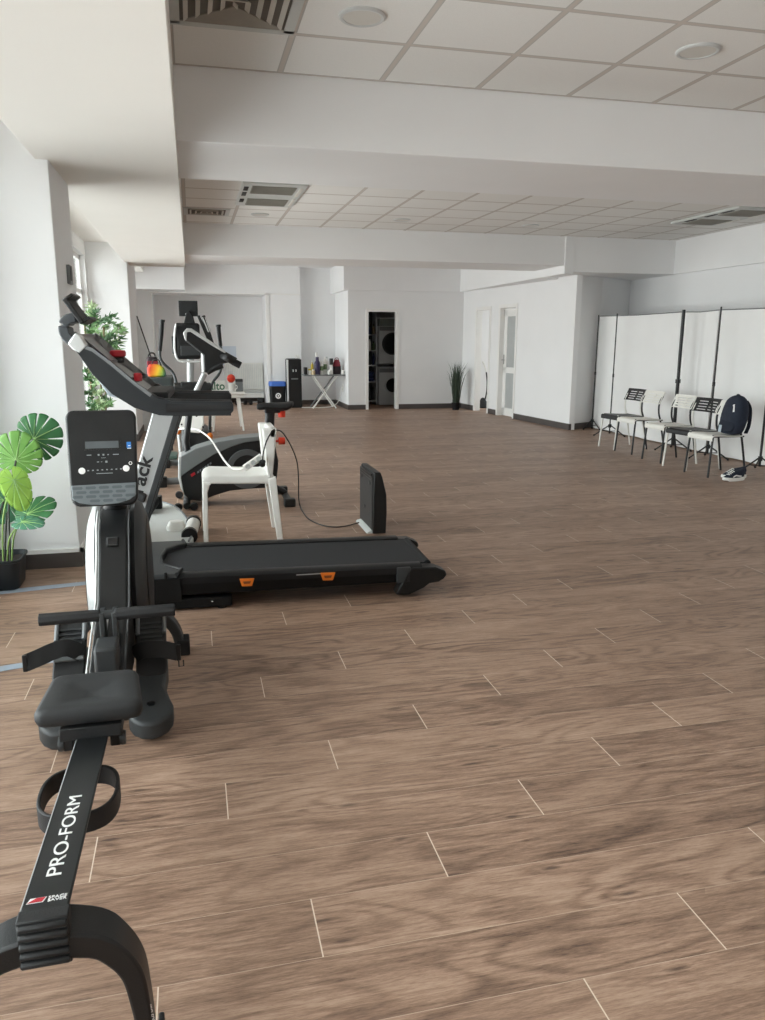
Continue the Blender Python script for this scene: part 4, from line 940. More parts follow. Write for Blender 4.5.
# ================================================================== stacking chairs along the backdrops
def make_chair(name, label, smat, lmat):
    t = thing(name, label, 'chair', group='stacking chairs in front of the white backdrops')
    # front faces local +x ; seat 0.39 wide
    sec = cat([(.235, .405), (.238, .43), (.222, .449), (.18, .455), (0, .447), (-.12, .443), (-.16, .447)], 3)
    r = [[(p.x, y, p.y) for p in sec]+[(p.x, y, p.y-.012) for p in reversed(sec)] for y in (-.195, -.188, .188, .195)]
    st = MB().loft(r).build('seat', smat, t, ang=50)
    # back shell with horizontal slots
    bk_ = MB()
    def bx(z): return -.112-.095*(z-.60)/.2
    zs = [.640, .660, .670, .690, .700, .720, .730, .750, .760, .795]
    def bar(y0, y1, z0, z1):
        bk_.loft([[(bx(z0)-.035*(y/.2)**2*0+.028*(y/.2)**2, y, z0), (bx(z1)+.028*(y/.2)**2, y, z1), (bx(z1)-.012+.028*(y/.2)**2, y, z1), (bx(z0)-.012+.028*(y/.2)**2, y, z0)] for y in [y0+(y1-y0)*i/6 for i in range(7)]])
    for i in range(0, len(zs), 2): bar(-.185, .185, zs[i], zs[i+1])
    for y0, y1 in ((-.195, -.145), (.145, .195), (-.012, .012)): bar(y0, y1, .640, .795)
    bk_.build('backrest', smat, t)
    for s in (-1, 1):
        MB().tube(cat([(.245, s*.19, 0), (.215, s*.178, .42), (.20, s*.176, .437), (.16, s*.176, .44), (-.15, s*.176, .435)], 3), .0115, 8).build('front_leg', lmat, t)
        MB().tube(cat([(-.25, s*.19, 0), (-.165, s*.18, .40), (-.125, s*.18, .52), (bx(.64)-.012+.02, s*.178, .65), (bx(.74)-.012+.02, s*.178, .74)], 3), .0115, 8).build('rear_leg', lmat, t)
    MB().tube([(-.19, -.176, .43), (-.19, .176, .43)], .009, 8).build('cross_rail', lmat, t)
    return t
SW = mat('chair white', (232, 231, 225), .45, var=.015); SB = mat('chair black', (28, 29, 32), .45, var=.05)
chs = ((9.556, 'black', 'black slotted chair with white legs, furthest from the camera in the row', 2.9),
       (9.09, 'white', 'white slotted chair with black legs, second in the row behind the black one', 3.6),
       (8.36, 'white', 'white slotted chair with black legs, middle of the row beside the thick black pole', 2),
       (7.84, 'black', 'black slotted chair with white legs, right beside the chair holding the backpack', 7),
       (7.385, 'white', 'white slotted chair with black legs, nearest in the row, carrying the backpack', 4))
first = {}
for i, (y, k, lb, a) in enumerate(chs):
    fx = (5.463, 5.44, 5.395, 5.35, 5.325)[i]
    if k not in first:
        o = first[k] = make_chair('stacking_chair', lb, SB if k == 'black' else SW, SW if k == 'black' else mat('chair leg black', (30, 31, 34), .4))
    else:
        o = dup(first[k]); o['label'] = lb
    th = math.radians(a)
    o.rotation_euler = (0, 0, PI-th*0+math.radians(a)*1)
    o.location = (fx+.245*math.cos(math.radians(a)), y+.0, 0)
# backpack on the nearest chair
bpk = thing('backpack', 'navy backpack with a white tag resting on the nearest white chair', 'backpack', (5.675, 7.265, .452))
rings = []
for z, wy, wx in ((.0, .12, .06), (.02, .15, .08), (.10, .165, .095), (.20, .165, .095), (.28, .155, .085), (.345, .125, .07), (.38, .075, .04), (.392, .03, .02)):
    z *= 1.07
    rings.append([(.0+z*.12+wx*math.copysign(abs(math.cos(a))**.75, math.cos(a)), wy*math.copysign(abs(math.sin(a))**.75, math.sin(a)), z) for a in [2*PI*i/24 for i in range(24)]])
for r in rings:
    for i, v in enumerate(r):
        r[i] = (v[0]+.006*math.sin(v[2]*55+v[1]*20), v[1]+.006*math.sin(v[2]*40+v[0]*30), v[2])
bod = MB().loft([[( -x, y, z) for x, y, z in [(a-.085-.0, b, c) for a, b, c in r]] for r in rings]).build('body', NAVY, bpk, sub=1) if 0 else MB().loft([[(x-.04, y, z) for x, y, z in r] for r in rings]).build('body', NAVY, bpk, sub=1)
rings = [[(x*.5-.115+z*.15, y*.78, z*.55+.03) for x, y, z in r] for r in rings]
MB().loft(rings).build('front_pocket', mat('navy pocket', (24, 31, 46), .85, bump=.3), bpk, sub=1)
MB().obox((-.083, -.06, .285), (.008, .04, .085), Matrix.Rotation(.25, 3, 'Y') @ Matrix.Rotation(-.35, 3, 'X')).build('white_tag', WFAB, bpk, bevel=.003)
MB().obox((-.155, .03, .065), (.008, .045, .075), Matrix.Rotation(.1, 3, 'Y')).build('pale_patch', mat('pale patch', (170, 182, 192), .7), bpk, bevel=.003)
MB().tube(cat([(.02, -.03, .38), (.01, -.02, .42), (.01, .02, .42), (.02, .03, .38)], 5), .008, 8).build('carry_loop', NAVY, bpk)
for s in (-1, 1): MB().band(cat([(.06, s*.07, .36), (.10, s*.09, .28), (.10, s*.10, .12), (.06, s*.11, .02)], 4), .05, .01, up=(1, 0, 0)).build('shoulder_strap', NAVY, bpk)
# trainers on the floor
SOLE = mat('shoe sole white', (236, 236, 232), .6, var=.02)
def make_shoe(label):
    t = thing('sneaker', label, 'shoe', group='pair of navy sneakers')
    def outl(k, n=22):
        o = []
        for i in range(n):
            a = 2*PI*i/n; x = .145*math.cos(a); w = (.046+.008*math.cos(a)) * k
            o.append((x*k if k > .9 else x*k-.01, w*math.sin(a)*(1+.0*x)))
        return o
    MB().loft([[(x, y, z + (.012 if x > .11 else 0)*(1 if z < .02 else .3)) for x, y in outl(k)] for k, z in ((.97, 0), (1.03, .008), (1.02, .034), (.98, .04))]).build('sole', SOLE, t)
    rings = []
    for k, z in ((.95, .038), (.93, .058), (.82, .078), (.62, .096), (.44, .108)):
        rings.append([(x - (0 if z < .06 else (z-.06)*.9), y*(1.05 if z < .09 else 1.2), z + (.035*max(0, -x-.02)/.1 if z > .09 else 0) - max(0, x)*.12*(z > .05)) for x, y in outl(k)])
    up = MB().loft(rings).build('upper', NAVY, t, ang=70)
    q = MB()
    for i in range(4): q.tube([(.02+i*.02, -.022, .100-i*.010), (.025+i*.02, 0, .107-i*.011), (.02+i*.02, .022, .100-i*.010)], .004, 6)
    q.build('laces', SOLE, up)
    for s in (-1, 1): MB().band(cat([(.055, s*.047, .045), (.02, s*.046, .062), (-.02, s*.044, .055), (-.06, s*.043, .05)], 3), .002, .014).build('side_stripe', SOLE, up)
    return t
s1 = make_shoe('navy sneaker with white sole on the floor, the nearer one of the pair'); s1.location = (5.50, 6.97, 0); s1.rotation_euler = (0, 0, math.radians(188))
s2 = dup(s1); s2['label'] = 'navy sneaker with white sole, the further one of the pair, toward the backdrop'; s2.location = (5.60, 7.10, 0); s2.rotation_euler = (0, 0, math.radians(176))
# ================================================================== white backdrop cloths and their stands
def cloth(y0, y1, label, seed):
    random.seed(seed); x0 = 6.44
    t = thing('backdrop', label, 'backdrop', (x0, (y0+y1)/2, 0), 0, 'white fabric backdrops')
    q = MB(); ny, nz = 36, 14; ph = random.random()*6
    vs = []; fs = []
    for j in range(nz+1):
        for i in range(ny+1):
            u, v = i/ny, j/nz; z = .02+1.79*v
            amp = .010*(1-v)+.002
            x = x0 + amp*math.sin(u*17+ph)+amp*.7*math.sin(u*31+ph*2+v*2)
            vs.append((x, y0+(y1-y0)*u, z-.012*math.sin(PI*u)*v))
    k = len(vs); vs += [(x+.004, y, z) for x, y, z in vs]
    for j in range(nz):
        for i in range(ny):
            a = j*(ny+1)+i; f = (a, a+1, a+ny+2, a+ny+1); fs.append(f); fs.append(tuple(k+w for w in reversed(f)))
    for j in range(nz):
        for i in (0, ny):
            a = j*(ny+1)+i; fs.append((a, a+ny+1, k+a+ny+1, k+a))
    for i in range(ny):
        for j in (0, nz):
            a = j*(ny+1)+i; fs.append((a, a+1, k+a+1, k+a))
    q.add(vs, fs); q.build('cloth', WFAB, t, world=True, ang=80)
    MB().tube([(x0, y0, 1.815), (x0, (y0+y1)/2, 1.803), (x0, y1, 1.815)], .007, 8).build('crossbar', mat('crossbar grey', (120, 122, 124), .4), t, world=True)
cloth(9.53, 11.72, 'white fabric backdrop at the far end, left of the thick black pole', 1)
cloth(8.74, 9.51, 'narrow white fabric backdrop just right of the thick black pole', 2)
cloth(6.2, 8.72, 'white fabric backdrop behind the backpack at the right edge of the photo', 3)
def stand(px0, py0, px1, py1, X, h, r, label, legs=.26, Y=None):
    y = P((px0+px1)/2, (py0+py1)/2, X=X).y if Y is None else Y
    t = thing('light_stand', label, 'backdrop stand', (X, y, 0), 0, 'black backdrop stands')
    MB().tube([(0, 0, .06), (0, 0, h*.5)], r*1.1, 10).build('lower_pole', BMET, t)
    MB().tube([(0, 0, h*.5-.02), (0, 0, h)], r, 10).build('upper_pole', BMET, t)
    MB().lathe([(.001, -.025), (r*1.6, -.025), (r*1.6, .025), (.001, .025)], (0, 0, h*.5), 12).build('collar', BLK, t)
    MB().lathe([(.001, -.025), (.024, -.025), (.024, .025), (.001, .025)], (0, 0, .15), 12).build('hub', BLK, t)
    for k in range(3):
        a = math.radians(60+120*k); c, s = math.cos(a), math.sin(a)
        lg = MB().tube([(c*.02, s*.02, .155), (c*legs, s*legs, .012)], .009, 8).build('leg', BMET, t)
        MB().tube([(c*.015, s*.015, .07), (c*legs*.5, s*legs*.5, .083)], .006, 6).build('brace', BMET, lg)
        MB().ball((c*legs, s*legs, .014), .014, 8, 6).build('rubber_tip', RUB, lg)
    return t
stand(597.5, 315.5, 590, 427.7, 6.34, 1.83, .010, 'thin black stand at the far end of the white backdrops, beside the wall', .15, 11.58)
stand(618.4, 314, 608.5, 430, 6.22, 1.83, .009, 'thin black stand behind the black chair furthest from the camera')
stand(682.5, 311, 674, 445, 6.24, 1.83, .021, 'thick black stand between the two white chairs')
stand(719.6, 307, 709, 455, 6.22, 1.84, .010, 'thin black stand behind the black chair beside the backpack')
stand(765, 412, 760, 465, 6.16, 1.84, .012, 'black stand at the right edge of the photo beyond the sneakers')
# ================================================================== plants
def leaf_mat(name, c1, c2):
    m = bpy.data.materials.new(name); m.use_nodes = True; nt = m.node_tree; b = nt.nodes['Principled BSDF']
    tc = nd(nt, 'ShaderNodeTexCoord'); nz = nd(nt, 'ShaderNodeTexNoise'); nz.inputs['Scale'].default_value = 14; nt.links.new(tc.outputs['Object'], nz.inputs['Vector'])
    nt.links.new(mix_(nt, nz.outputs['Fac'], lin(c1), lin(c2)), b.inputs['Base Color']); b.inputs['Roughness'].default_value = .42
    b.inputs['Subsurface Weight'].default_value = .0
    return m
LD = leaf_mat('leaf dark green', (38, 92, 52), (58, 118, 66)); LM_ = leaf_mat('leaf mid green', (84, 138, 58), (120, 168, 80))
LL = leaf_mat('leaf light green', (140, 192, 70), (170, 214, 100)); LB = leaf_mat('leaf blue green', (54, 112, 84), (96, 150, 122))
VEIN = mat('leaf vein', (150, 190, 120), .5)
STEM = mat('dark stem', (52, 58, 50), .6); STEM2 = mat('green stem', (120, 150, 80), .6)
def monstera_leaf(c, up, nrm, L, Wd, mtl, parent, nf=7, slit=.5, curl=.10):
    """heart shaped leaf with slits; c = leaf joint, up = towards the tip, nrm = facing"""
    up = Vector(up).normalized(); nrm = Vector(nrm); nrm = (nrm-up*nrm.dot(up)).normalized(); sx = up.cross(nrm)
    def rad(a):   # outline around the joint, a = 0 at the tip, pi at the notch
        t = a/PI
        return L*(1-.42*t**1.2) if t < .86 else L*(1-.42*t**1.2)*(1-((t-.86)/.14)**2*.62)
    def pt(s, a, k):
        r = rad(a)*k; x = s*r*math.sin(a)*Wd; y = r*math.cos(a)*(1 if math.cos(a) > 0 else .75)
        return Vector(c)+up*y+sx*x-nrm*(curl*(x*x+y*y)/L*1.6)+nrm*.02*abs(x)
    q = MB(); edges = [.02]+[.02+(PI*.97)*(i+1)/nf for i in range(nf)]
    for s in (-1, 1):
        for i in range(nf):
            a0, a1 = edges[i], edges[i+1]; g = (a1-a0)*.075
            n = 6; ks = [0, .25, slit, slit+.12, .9, 1.0]
            rows = []
            for k in ks:
                f = 0 if k <= slit else min(1, .45+(k-slit)/.6)
                b0, b1 = a0+(g*f if i > 0 else 0), a1-g*f
                row = []
                for j in range(n+1):
                    a = b0+(b1-b0)*j/n
                    rr = k*(1-.03*f*((2*j/n-1)**4))
                    row.append(pt(s, a, rr))
                rows.append(row)
            vs = [v for r in rows for v in r]; fs = []
            for r in range(len(ks)-1):
                for j in range(n):
                    p = r*(n+1)+j; fs.append((p, p+1, p+n+2, p+n+1))
            q.add(vs, fs)
    o = q.build('leaf', mtl, parent, world=True, ang=80)
    md = o.modifiers.new('thick', 'SOLIDIFY'); md.thickness = .0014
    v = MB().tube([Vector(c)+nrm*.003]+[pt(1, .0, k)+nrm*.002 for k in (.3, .6, .9)], [.0035, .003, .002, .001], 6)
    for s in (-1, 1):
        for a in (.5, 1.0, 1.5, 2.1): v.tube([Vector(c)+nrm*.003, pt(s, a, .4)+nrm*.0025, pt(s, a, .75)+nrm*.002], [.002, .0015, .0006], 5)
    v.build('vein', VEIN, o, world=True)
    return o
mp = thing('monstera_plant', 'potted monstera plant with slit green leaves in front of the white column at left', 'plant', (-1.17, 4.84, 0))
pc = Vector((-1.165, 4.84, 0))
pot = MB().loft([[(pc.x+x*k, pc.y+y*k, z) for x, y in rrect(.27, .27, .05)] for k, z in ((.80, 0), (.86, .01), (.98, .165), (1.04, .172), (1.04, .185), (.96, .185), (.94, .15))]).build('pot', mat('pot black', (30, 36, 40), .5, var=.06), mp, world=True)
MB().prism([(pc.x+x, pc.y+y, .14) for x, y in rrect(.25, .25, .05)], (0, 0, .015)).build('soil', mat('soil', (52, 44, 38), .95, var=.3, scale=60, bump=.5), mp, world=True)
def st_(a, b, mtl=STEM, r=.006):
    a, b = Vector(a), Vector(b); m_ = a.lerp(b, .55)+Vector(((a.x-b.x)*.25, 0, .02))
    MB().tube(cat([a, m_, b], 6), r, 7).build('stem', mtl, mp, world=True)
Yp = 4.82
j1 = P(33, 441, Y=Yp+.06); j2 = P(17, 462, Y=Yp-.02); j3 = P(14, 477, Y=Yp-.06); j4 = P(22, 519, Y=Yp-.05); j5 = P(6, 496, Y=Yp+.03); j6 = P(-20, 470, Y=Yp)
VW = (.15, -1, .12)
monstera_leaf(P(34, 439, Y=Yp+.06), (.55, 0, .28), (.12, -1, .2), .165, 1.05, LD, mp, 7, .45)
monstera_leaf(P(16, 460, Y=Yp-.02), (.22, -.1, .9), (.05, -.9, .4), .17, 1.0, LM_, mp, 7, .55)
monstera_leaf(P(14, 480, Y=Yp-.08), (.28, -.3, -.9), (.3, -.9, .25), .17, .55, LL, mp, 6, .95, .16)
monstera_leaf(P(28, 514, Y=Yp-.03), (.75, .1, .42), (-.25, -.75, .75), .17, .72, LD, mp, 6, .55)
monstera_leaf(P(4, 500, Y=Yp+.04), (-.25, 0, -.6), (.3, -1, .3), .16, .9, LB, mp, 7, .5)
monstera_leaf(P(22, 522, Y=Yp-.09), (.85, -.25, .0), (-.1, -.5, .9), .13, .55, LB, mp, 6, .6)
base = lambda dx, dy: (pc.x+dx, pc.y+dy, .14)
st_(base(.02, .03), P(34, 439, Y=Yp+.06), STEM); st_(base(.06, .0), P(16, 460, Y=Yp-.02), STEM); st_(base(.03, -.05), P(14, 480, Y=Yp-.08), STEM2, .005)
st_(base(.07, -.02), P(28, 514, Y=Yp-.03), STEM2, .005); st_(base(-.02, .02), P(4, 500, Y=Yp+.04), STEM); st_(base(.05, -.04), P(22, 522, Y=Yp-.09), STEM2, .005)

bm_ = thing('bamboo_plant', 'tall potted bamboo plant with small narrow leaves by the window behind the treadmill', 'plant', (-.92, 8.0, 0))
MB().lathe([(.001, 0), (.13, 0), (.17, .26), (.18, .28), (.165, .28), (.15, .24), (.001, .24)], (-.92, 8.0, 0), 22).build('pot', DGR, bm_, world=True)
WOODY = mat('bamboo cane', (120, 104, 70), .6, var=.12, scale=20)
canes = [((-.95, 8.02), (-.98, 8.05, 1.70)), ((-.90, 8.0), (-.86, 7.98, 1.35)), ((-.88, 7.96), (-.80, 8.0, 1.55))]
for (x, y), top_ in canes: MB().tube(cat([(x, y, .2), ((x+top_[0])/2+.01, y, top_[2]/2), top_], 5), .009, 7).build('cane', WOODY, bm_, world=True)
random.seed(11)
def blade(q, p, d, L, w):
    d = Vector(d).normalized(); s = d.cross(Vector((random.uniform(-.6, .6), -1, random.uniform(-.2, .8)))); s.normalize(); n_ = s.cross(d)
    pts = [p, p+d*L*.3+s*w, p+d*L*.62+s*w*.8-n_*L*.03, p+d*L-n_*L*.10, p+d*L*.62-s*w*.8-n_*L*.03, p+d*L*.3-s*w]
    q.add(pts, [(0, 1, 5), (1, 2, 4, 5), (2, 3, 4)])
fol = [MB(), MB(), MB()]
tips = [(122, 338), (124, 330), (121, 328), (116, 318), (119, 350), (121, 343), (114, 346), (110, 362), (117, 362), (106, 357), (112, 368), (92, 306), (97, 312), (88, 312), (100, 322), (112, 322), (120, 326), (124, 333), (118, 345), (109, 352), (116, 357), (104, 340), (95, 330), (90, 345), (98, 352), (108, 366), (112, 374), (85, 322), (92, 318), (103, 330), (112, 335), (99, 362), (90, 362),
        (87, 378), (92, 386), (97, 394), (106, 399), (112, 402), (100, 402), (88, 394), (94, 405), (114, 392), (84, 372), (108, 406), (91, 372), (88, 402)]
random.seed(5)
for i, (x, y) in enumerate(tips):
    yy = 8.0+random.uniform(-.22, .22); e = P(x, y, Y=yy)
    cx = -.93+.05*random.random(); s0 = Vector((cx, 8.0, e.z-.05-.22*random.random()))
    path = cat([s0, s0.lerp(e, .5)+Vector((0, 0, .05)), e], 5)
    fol[0].tube(path, .003, 5) if 0 else None
    nb = 30
    for k in range(nb):
        t = .3+.7*k/(nb-1); p = path[min(len(path)-1, int(t*(len(path)-1)))]
        dd = (e-s0).normalized()+Vector((random.uniform(-1.2, 1.3), random.uniform(-.8, .8), random.uniform(-.9, .6)))
        blade(fol[i % 3], p, dd, random.uniform(.045, .085), random.uniform(.006, .010))
for q, mtl in zip(fol, (leaf_mat('bamboo leaf dark', (44, 82, 48), (74, 116, 66)), leaf_mat('bamboo leaf mid', (84, 128, 76), (128, 164, 104)), leaf_mat('bamboo leaf pale', (150, 176, 128), (186, 204, 164)))):
    o = q.build('foliage', mtl, bm_, world=True, smooth=False); o['kind'] = 'stuff'

gp_ = thing('potted_grass', 'dark ornamental grass in a small pot by the corner beside the doorways', 'plant', (5.33, 15.52, 0))
MB().lathe([(.001, 0), (.07, 0), (.09, .14), (.095, .15), (.08, .15), (.001, .13)], (5.33, 15.52, 0), 16).build('pot', BLK, gp_, world=True)
random.seed(3); q = MB()
for i in range(150):
    a = random.uniform(0, 2*PI); r = random.uniform(.0, .07); l = random.uniform(.55, .9); sp = random.uniform(.0, .22)
    b0 = Vector((5.33+r*math.cos(a), 15.52+r*math.sin(a), .12)); dr = Vector((math.cos(a), math.sin(a), 0))
    s = Vector((random.uniform(-1, 1), random.uniform(-1, 1), 0)).normalized()*.006
    p = [b0, b0+dr*sp*.25+Vector((0, 0, l*.5)), b0+dr*sp*.6+Vector((0, 0, l*.85)), b0+dr*sp+Vector((0, 0, l))]
    q.add([p[0]-s, p[0]+s, p[1]-s, p[1]+s, p[2]-s*.7, p[2]+s*.7, p[3]], [(0, 1, 3, 2), (2, 3, 5, 4), (4, 5, 6)])
o = q.build('grass_blade_tuft', leaf_mat('grass grey green', (44, 58, 48), (84, 100, 82)), gp_, world=True, smooth=False); o['kind'] = 'stuff'

# ================================================================== back of the room
co = thing('water_cooler', 'tall black water cooler with a silver edge standing beside the bin', 'water cooler', (2.09, 16.78, 0))
MB().box((1.945, 16.62, 0), (2.25, 16.94, 1.02)).build('cabinet', BLK, co, world=True, bevel=.012)
MB().box((1.94, 16.61, .02), (1.975, 16.66, 1.01)).build('edge_trim', LSIL, co, world=True, bevel=.006)
MB().box((2.03, 16.612, .62), (2.17, 16.622, .90)).build('dispensing_niche', BLKG, co, world=True, bevel=.01)
for x in (2.07, 2.13): MB().tube([(x, 16.63, .80), (x, 16.585, .80), (x, 16.585, .76)], .012, 8).build('tap', LSIL, co, world=True)
MB().box((2.03, 16.57, .60), (2.17, 16.63, .625)).build('drip_tray', MGR, co, world=True, bevel=.004)
MB().box((1.96, 16.64, 1.02), (2.22, 16.92, 1.035)).build('top_plate', MGR, co, world=True, bevel=.004)
for i, x in enumerate((2.15, 2.20)):
    cu = thing('glass_cup', ['small clear cup on top of the water cooler, left one', 'small clear cup on top of the water cooler, right one'][i], 'cup', (x, 16.72, 1.035), 0, 'cups on the water cooler')
    MB().lathe([(.001, 0), (.018, 0), (.024, .075), (.021, .075), (.016, .006), (.001, .006)], (0, 0, 0), 14).build('cup', WPL, cu)
bi = thing('waste_bin', 'black waste bin with a blue bag rim and a round white sign', 'bin', (1.76, 16.9, 0))
MB().loft([[(1.76+x*k, 16.9+y*k, z) for x, y in rrect(.34, .30, .04)] for k, z in ((.86, 0), (1, .48), (1.02, .5), (.95, .5), (.92, .45))]).build('body', BLK, bi, world=True)
MB().loft([[(1.76+x*k, 16.9+y*k, z) for x, y in rrect(.34, .30, .04)] for k, z in ((1.035, .455), (1.045, .51), (1.0, .545), (.93, .53), (.90, .42))], caps=False).build('bag_rim', mat('blue bag', (66, 110, 196), .5, var=.08), bi, world=True)
sg = MB().lathe([(.001, -.004), (.06, -.004), (.06, .002), (.001, .002)], (1.76, 16.745, .25), 24, 'y').build('round_sign', WHP, bi, world=True)
MB().lathe([(.018, -.006), (.034, -.006), (.034, -.002), (.018, -.002)], (1.76, 16.744, .25), 20, 'y', cap=False).build('sign_mark', BLKP, sg, world=True)
ft_ = thing('folding_table', 'folding table with crossed white legs holding bottles and cups by the back wall', 'table', (2.7, 16.42, 0))
MB().box((2.26, 16.22, .685), (3.12, 16.64, .712)).build('tabletop', mat('grey table top', (120, 124, 124), .5), ft_, world=True, bevel=.006)
for y in (16.25, 16.61):
    MB().tube([(2.46, y, .69), (2.92, y+.0, .0+.012)], .016, 8).build('leg', WMET, ft_, world=True)
    MB().tube([(2.96, y+.035, .69), (2.43, y+.035, .012)], .016, 8).build('leg', WMET if y < 16.5 else MGR, ft_, world=True)
MB().tube([(2.69, 16.25, .35), (2.69, 16.65, .35)], .01, 8).build('pivot_rod', MGR, ft_, world=True)
ZT = .712
def item(name, label, catg, x, y, prof, mtl, extra=None, box=None):
    t = thing(name, label, catg, (x, y, ZT), 0, 'bottles and cups on the folding table')
    if box: MB().box((-box[0]/2, -box[1]/2, 0), (box[0]/2, box[1]/2, box[2])).build('body', mtl, t, bevel=.006)
    else: MB().lathe(prof, (0, 0, 0), 16).build('body', mtl, t)
    if extra: MB().lathe(extra[0], (0, 0, 0), 14).build(extra[2] if len(extra) > 2 else 'cap', extra[1], t)
    return t
def bottle(r, h, n=.35): return [(.001, 0), (r, 0), (r, h*.72), (r*.9, h*.8), (r*n, h*.9), (r*n, h), (.001, h)]
def cap_(r, h0, h1): return [(.001, h0), (r, h0), (r, h1), (.001, h1)]
YEL = mat('yellow', (214, 190, 70), .5); PUR = mat('dark purple', (48, 40, 76), .5); GRN = mat('green label', (96, 120, 84), .5)
item('small_box', 'small dark box at the left end of the folding table', 'box', 2.30, 16.36, None, BLKG, box=(.06, .16, .15))
item('jar', 'white jar with a yellow lid at the left of the folding table', 'jar', 2.385, 16.33, [(.001, 0), (.035, 0), (.035, .08), (.03, .09), (.001, .09)], WPL, (cap_(.034, .088, .12), YEL, 'lid'))
item('bottle', 'yellow bottle between the jar and the purple bottle on the folding table', 'bottle', 2.45, 16.42, bottle(.032, .25), YEL, (cap_(.014, .25, .29), WPL))
item('bottle', 'dark purple bottle on the folding table', 'bottle', 2.545, 16.34, bottle(.06, .32, .6), PUR, (cap_(.034, .32, .36), PUR))
item('spray_bottle', 'tall white spray bottle on the folding table behind the purple bottle', 'spray bottle', 2.555, 16.50, bottle(.04, .36, .4), WPL, (cap_(.024, .36, .45), WPL, 'spray_head'))
item('bottle', 'white and green bottle just right of the purple bottle on the folding table', 'bottle', 2.64, 16.36, bottle(.036, .30), WPL, (cap_(.037, .08, .17), GRN, 'paper_label'))
item('bottle', 'second white and green bottle, by the white cups on the folding table', 'bottle', 2.72, 16.42, bottle(.04, .36), WPL, (cap_(.041, .10, .21), GRN, 'paper_label'))
item('cup', 'white cup in front of the bottles on the folding table', 'cup', 2.79, 16.30, [(.001, 0), (.028, 0), (.034, .085), (.03, .085), (.025, .008), (.001, .008)], WPL)
item('bottle', 'white bottle with a black cap on the folding table', 'bottle', 2.845, 16.36, bottle(.034, .22), WPL, (cap_(.04, .20, .33), BLK))
item('cup', 'white cup at the right end of the folding table', 'cup', 3.08, 16.30, [(.001, 0), (.03, 0), (.037, .09), (.033, .09), (.026, .008), (.001, .008)], WPL)
item('bottle', 'clear white bottle behind the white cup on the folding table', 'bottle', 2.775, 16.50, bottle(.036, .33), WPL, (cap_(.016, .33, .36), LGR))
item('bottle', 'slim white bottle at the back between the jar and the purple bottle', 'bottle', 2.47, 16.56, bottle(.03, .26), WPL, (cap_(.013, .26, .29), WPL))
item('jar', 'pale tan jar at the front left of the folding table', 'jar', 2.455, 16.29, [(.001, 0), (.036, 0), (.038, .07), (.03, .09), (.001, .09)], mat('tan jar', (206, 186, 150), .5), (cap_(.032, .088, .105), WPL, 'lid'))
hbg = thing('handbag', 'dark bag with a red top on the folding table', 'bag', (2.975, 16.44, ZT), 0, None)
MB().loft([[(x*k, y*k, z) for x, y in rrect(.18, .13, .05)] for k, z in ((.9, 0), (1, .05), (.95, .16), (.75, .24), (.4, .29), (.1, .30))]).build('body', mat('dark bag', (34, 22, 30), .7), hbg)
MB().loft([[(x*k, y*k, z) for x, y in rrect(.18, .13, .05)] for k, z in ((.97, .165), (.80, .243), (.45, .295), (.1, .31))]).build('flap', mat('dark red', (122, 28, 44), .6), hbg)
MB().tube(cat([(-.05, 0, .26), (-.03, 0, .33), (.03, 0, .33), (.05, 0, .26)], 4), .008, 7).build('handle', mat('dark red', (122, 28, 44), .6), hbg)
so = thing('wall_socket', 'white wall socket right of the folding table with a cable plugged in', 'socket', (3.13, 16.55, .42))
MB().box((-.018, -.045, -.08), (0, .045, .08)).build('faceplate', WPL, so, bevel=.004)
for z in (-.035, .035): MB().lathe([(.001, -.022), (.018, -.022), (.02, -.018), (.001, -.018)], (0, 0, z), 14, 'x').build('socket_hole', LGR, so)
MB().tube(cat([(-.03, 0, .03), (-.06, -.02, -.1), (-.10, -.05, -.26), (-.3, -.1, -.395), (-.9, .0, -.41)], 6), .006, 7).build('cable', WPL, so)

# radiator, poster, weights on the floor
rd = thing('radiator', 'white ribbed panel radiator on the back wall left of the bin', 'radiator', (1.2, 18.22, .19))
MB().box((.72, 18.2, .30), (1.58, 18.255, .90)).build('panel', WMET, rd, world=True, bevel=.01)
q = MB()
for i in range(20): q.box((.745+i*.042, 18.185, .33), (.767+i*.042, 18.205, .87))
q.build('rib', mat('radiator rib', (216, 218, 216), .45), rd, world=True, bevel=.004)
for x in (.85, 1.45): MB().box((x-.02, 18.24, .5), (x+.02, 18.298, .56)).build('bracket', WMET, rd, world=True)
MB().tube([(.6, 18.22, .26), (1.56, 18.22, .26)], .012, 8).build('pipe', WMET, rd, world=True)
sk = thing('step_platform', 'pale low platform lying along the back wall below the radiator', 'platform', (1.15, 18.0, 0))
MB().box((.66, 17.95, .13), (1.56, 18.17, .22)).build('deck', WMET, sk, world=True, bevel=.01)
for x in (.72, 1.48): MB().box((x-.05, 17.97, 0), (x+.05, 18.15, .13)).build('foot', DGR, sk, world=True, bevel=.01)
def dumbbell(x, y, label):
    t = thing('dumbbell', label, 'dumbbell', (x, y, .05), .1, 'dumbbells below the radiator')
    MB().tube([(-.07, 0, 0), (.07, 0, 0)], .016, 10).build('handle', CHR, t)
    for s in (-1, 1): MB().lathe([(.001, s*.06), (.045, s*.06), (.05, s*.075), (.05, s*.11), (.042, s*.125), (.001, s*.125)], (0, 0, 0), 16, 'x').build('weight', RUB, t)
dumbbell(1.02, 17.6, 'small black dumbbell on the floor below the radiator, left one')
dumbbell(1.33, 17.62, 'small black dumbbell on the floor below the radiator, right one')
po = thing('poster', 'pale blue blank poster on the back wall above the radiator', 'poster', (.82, 18.29, 1.07))
MB().box((-.15, -.006, -.22), (.17, .006, .20)).build('sheet', mat('pale blue sheet', (204, 214, 226), .6, var=.02), po)
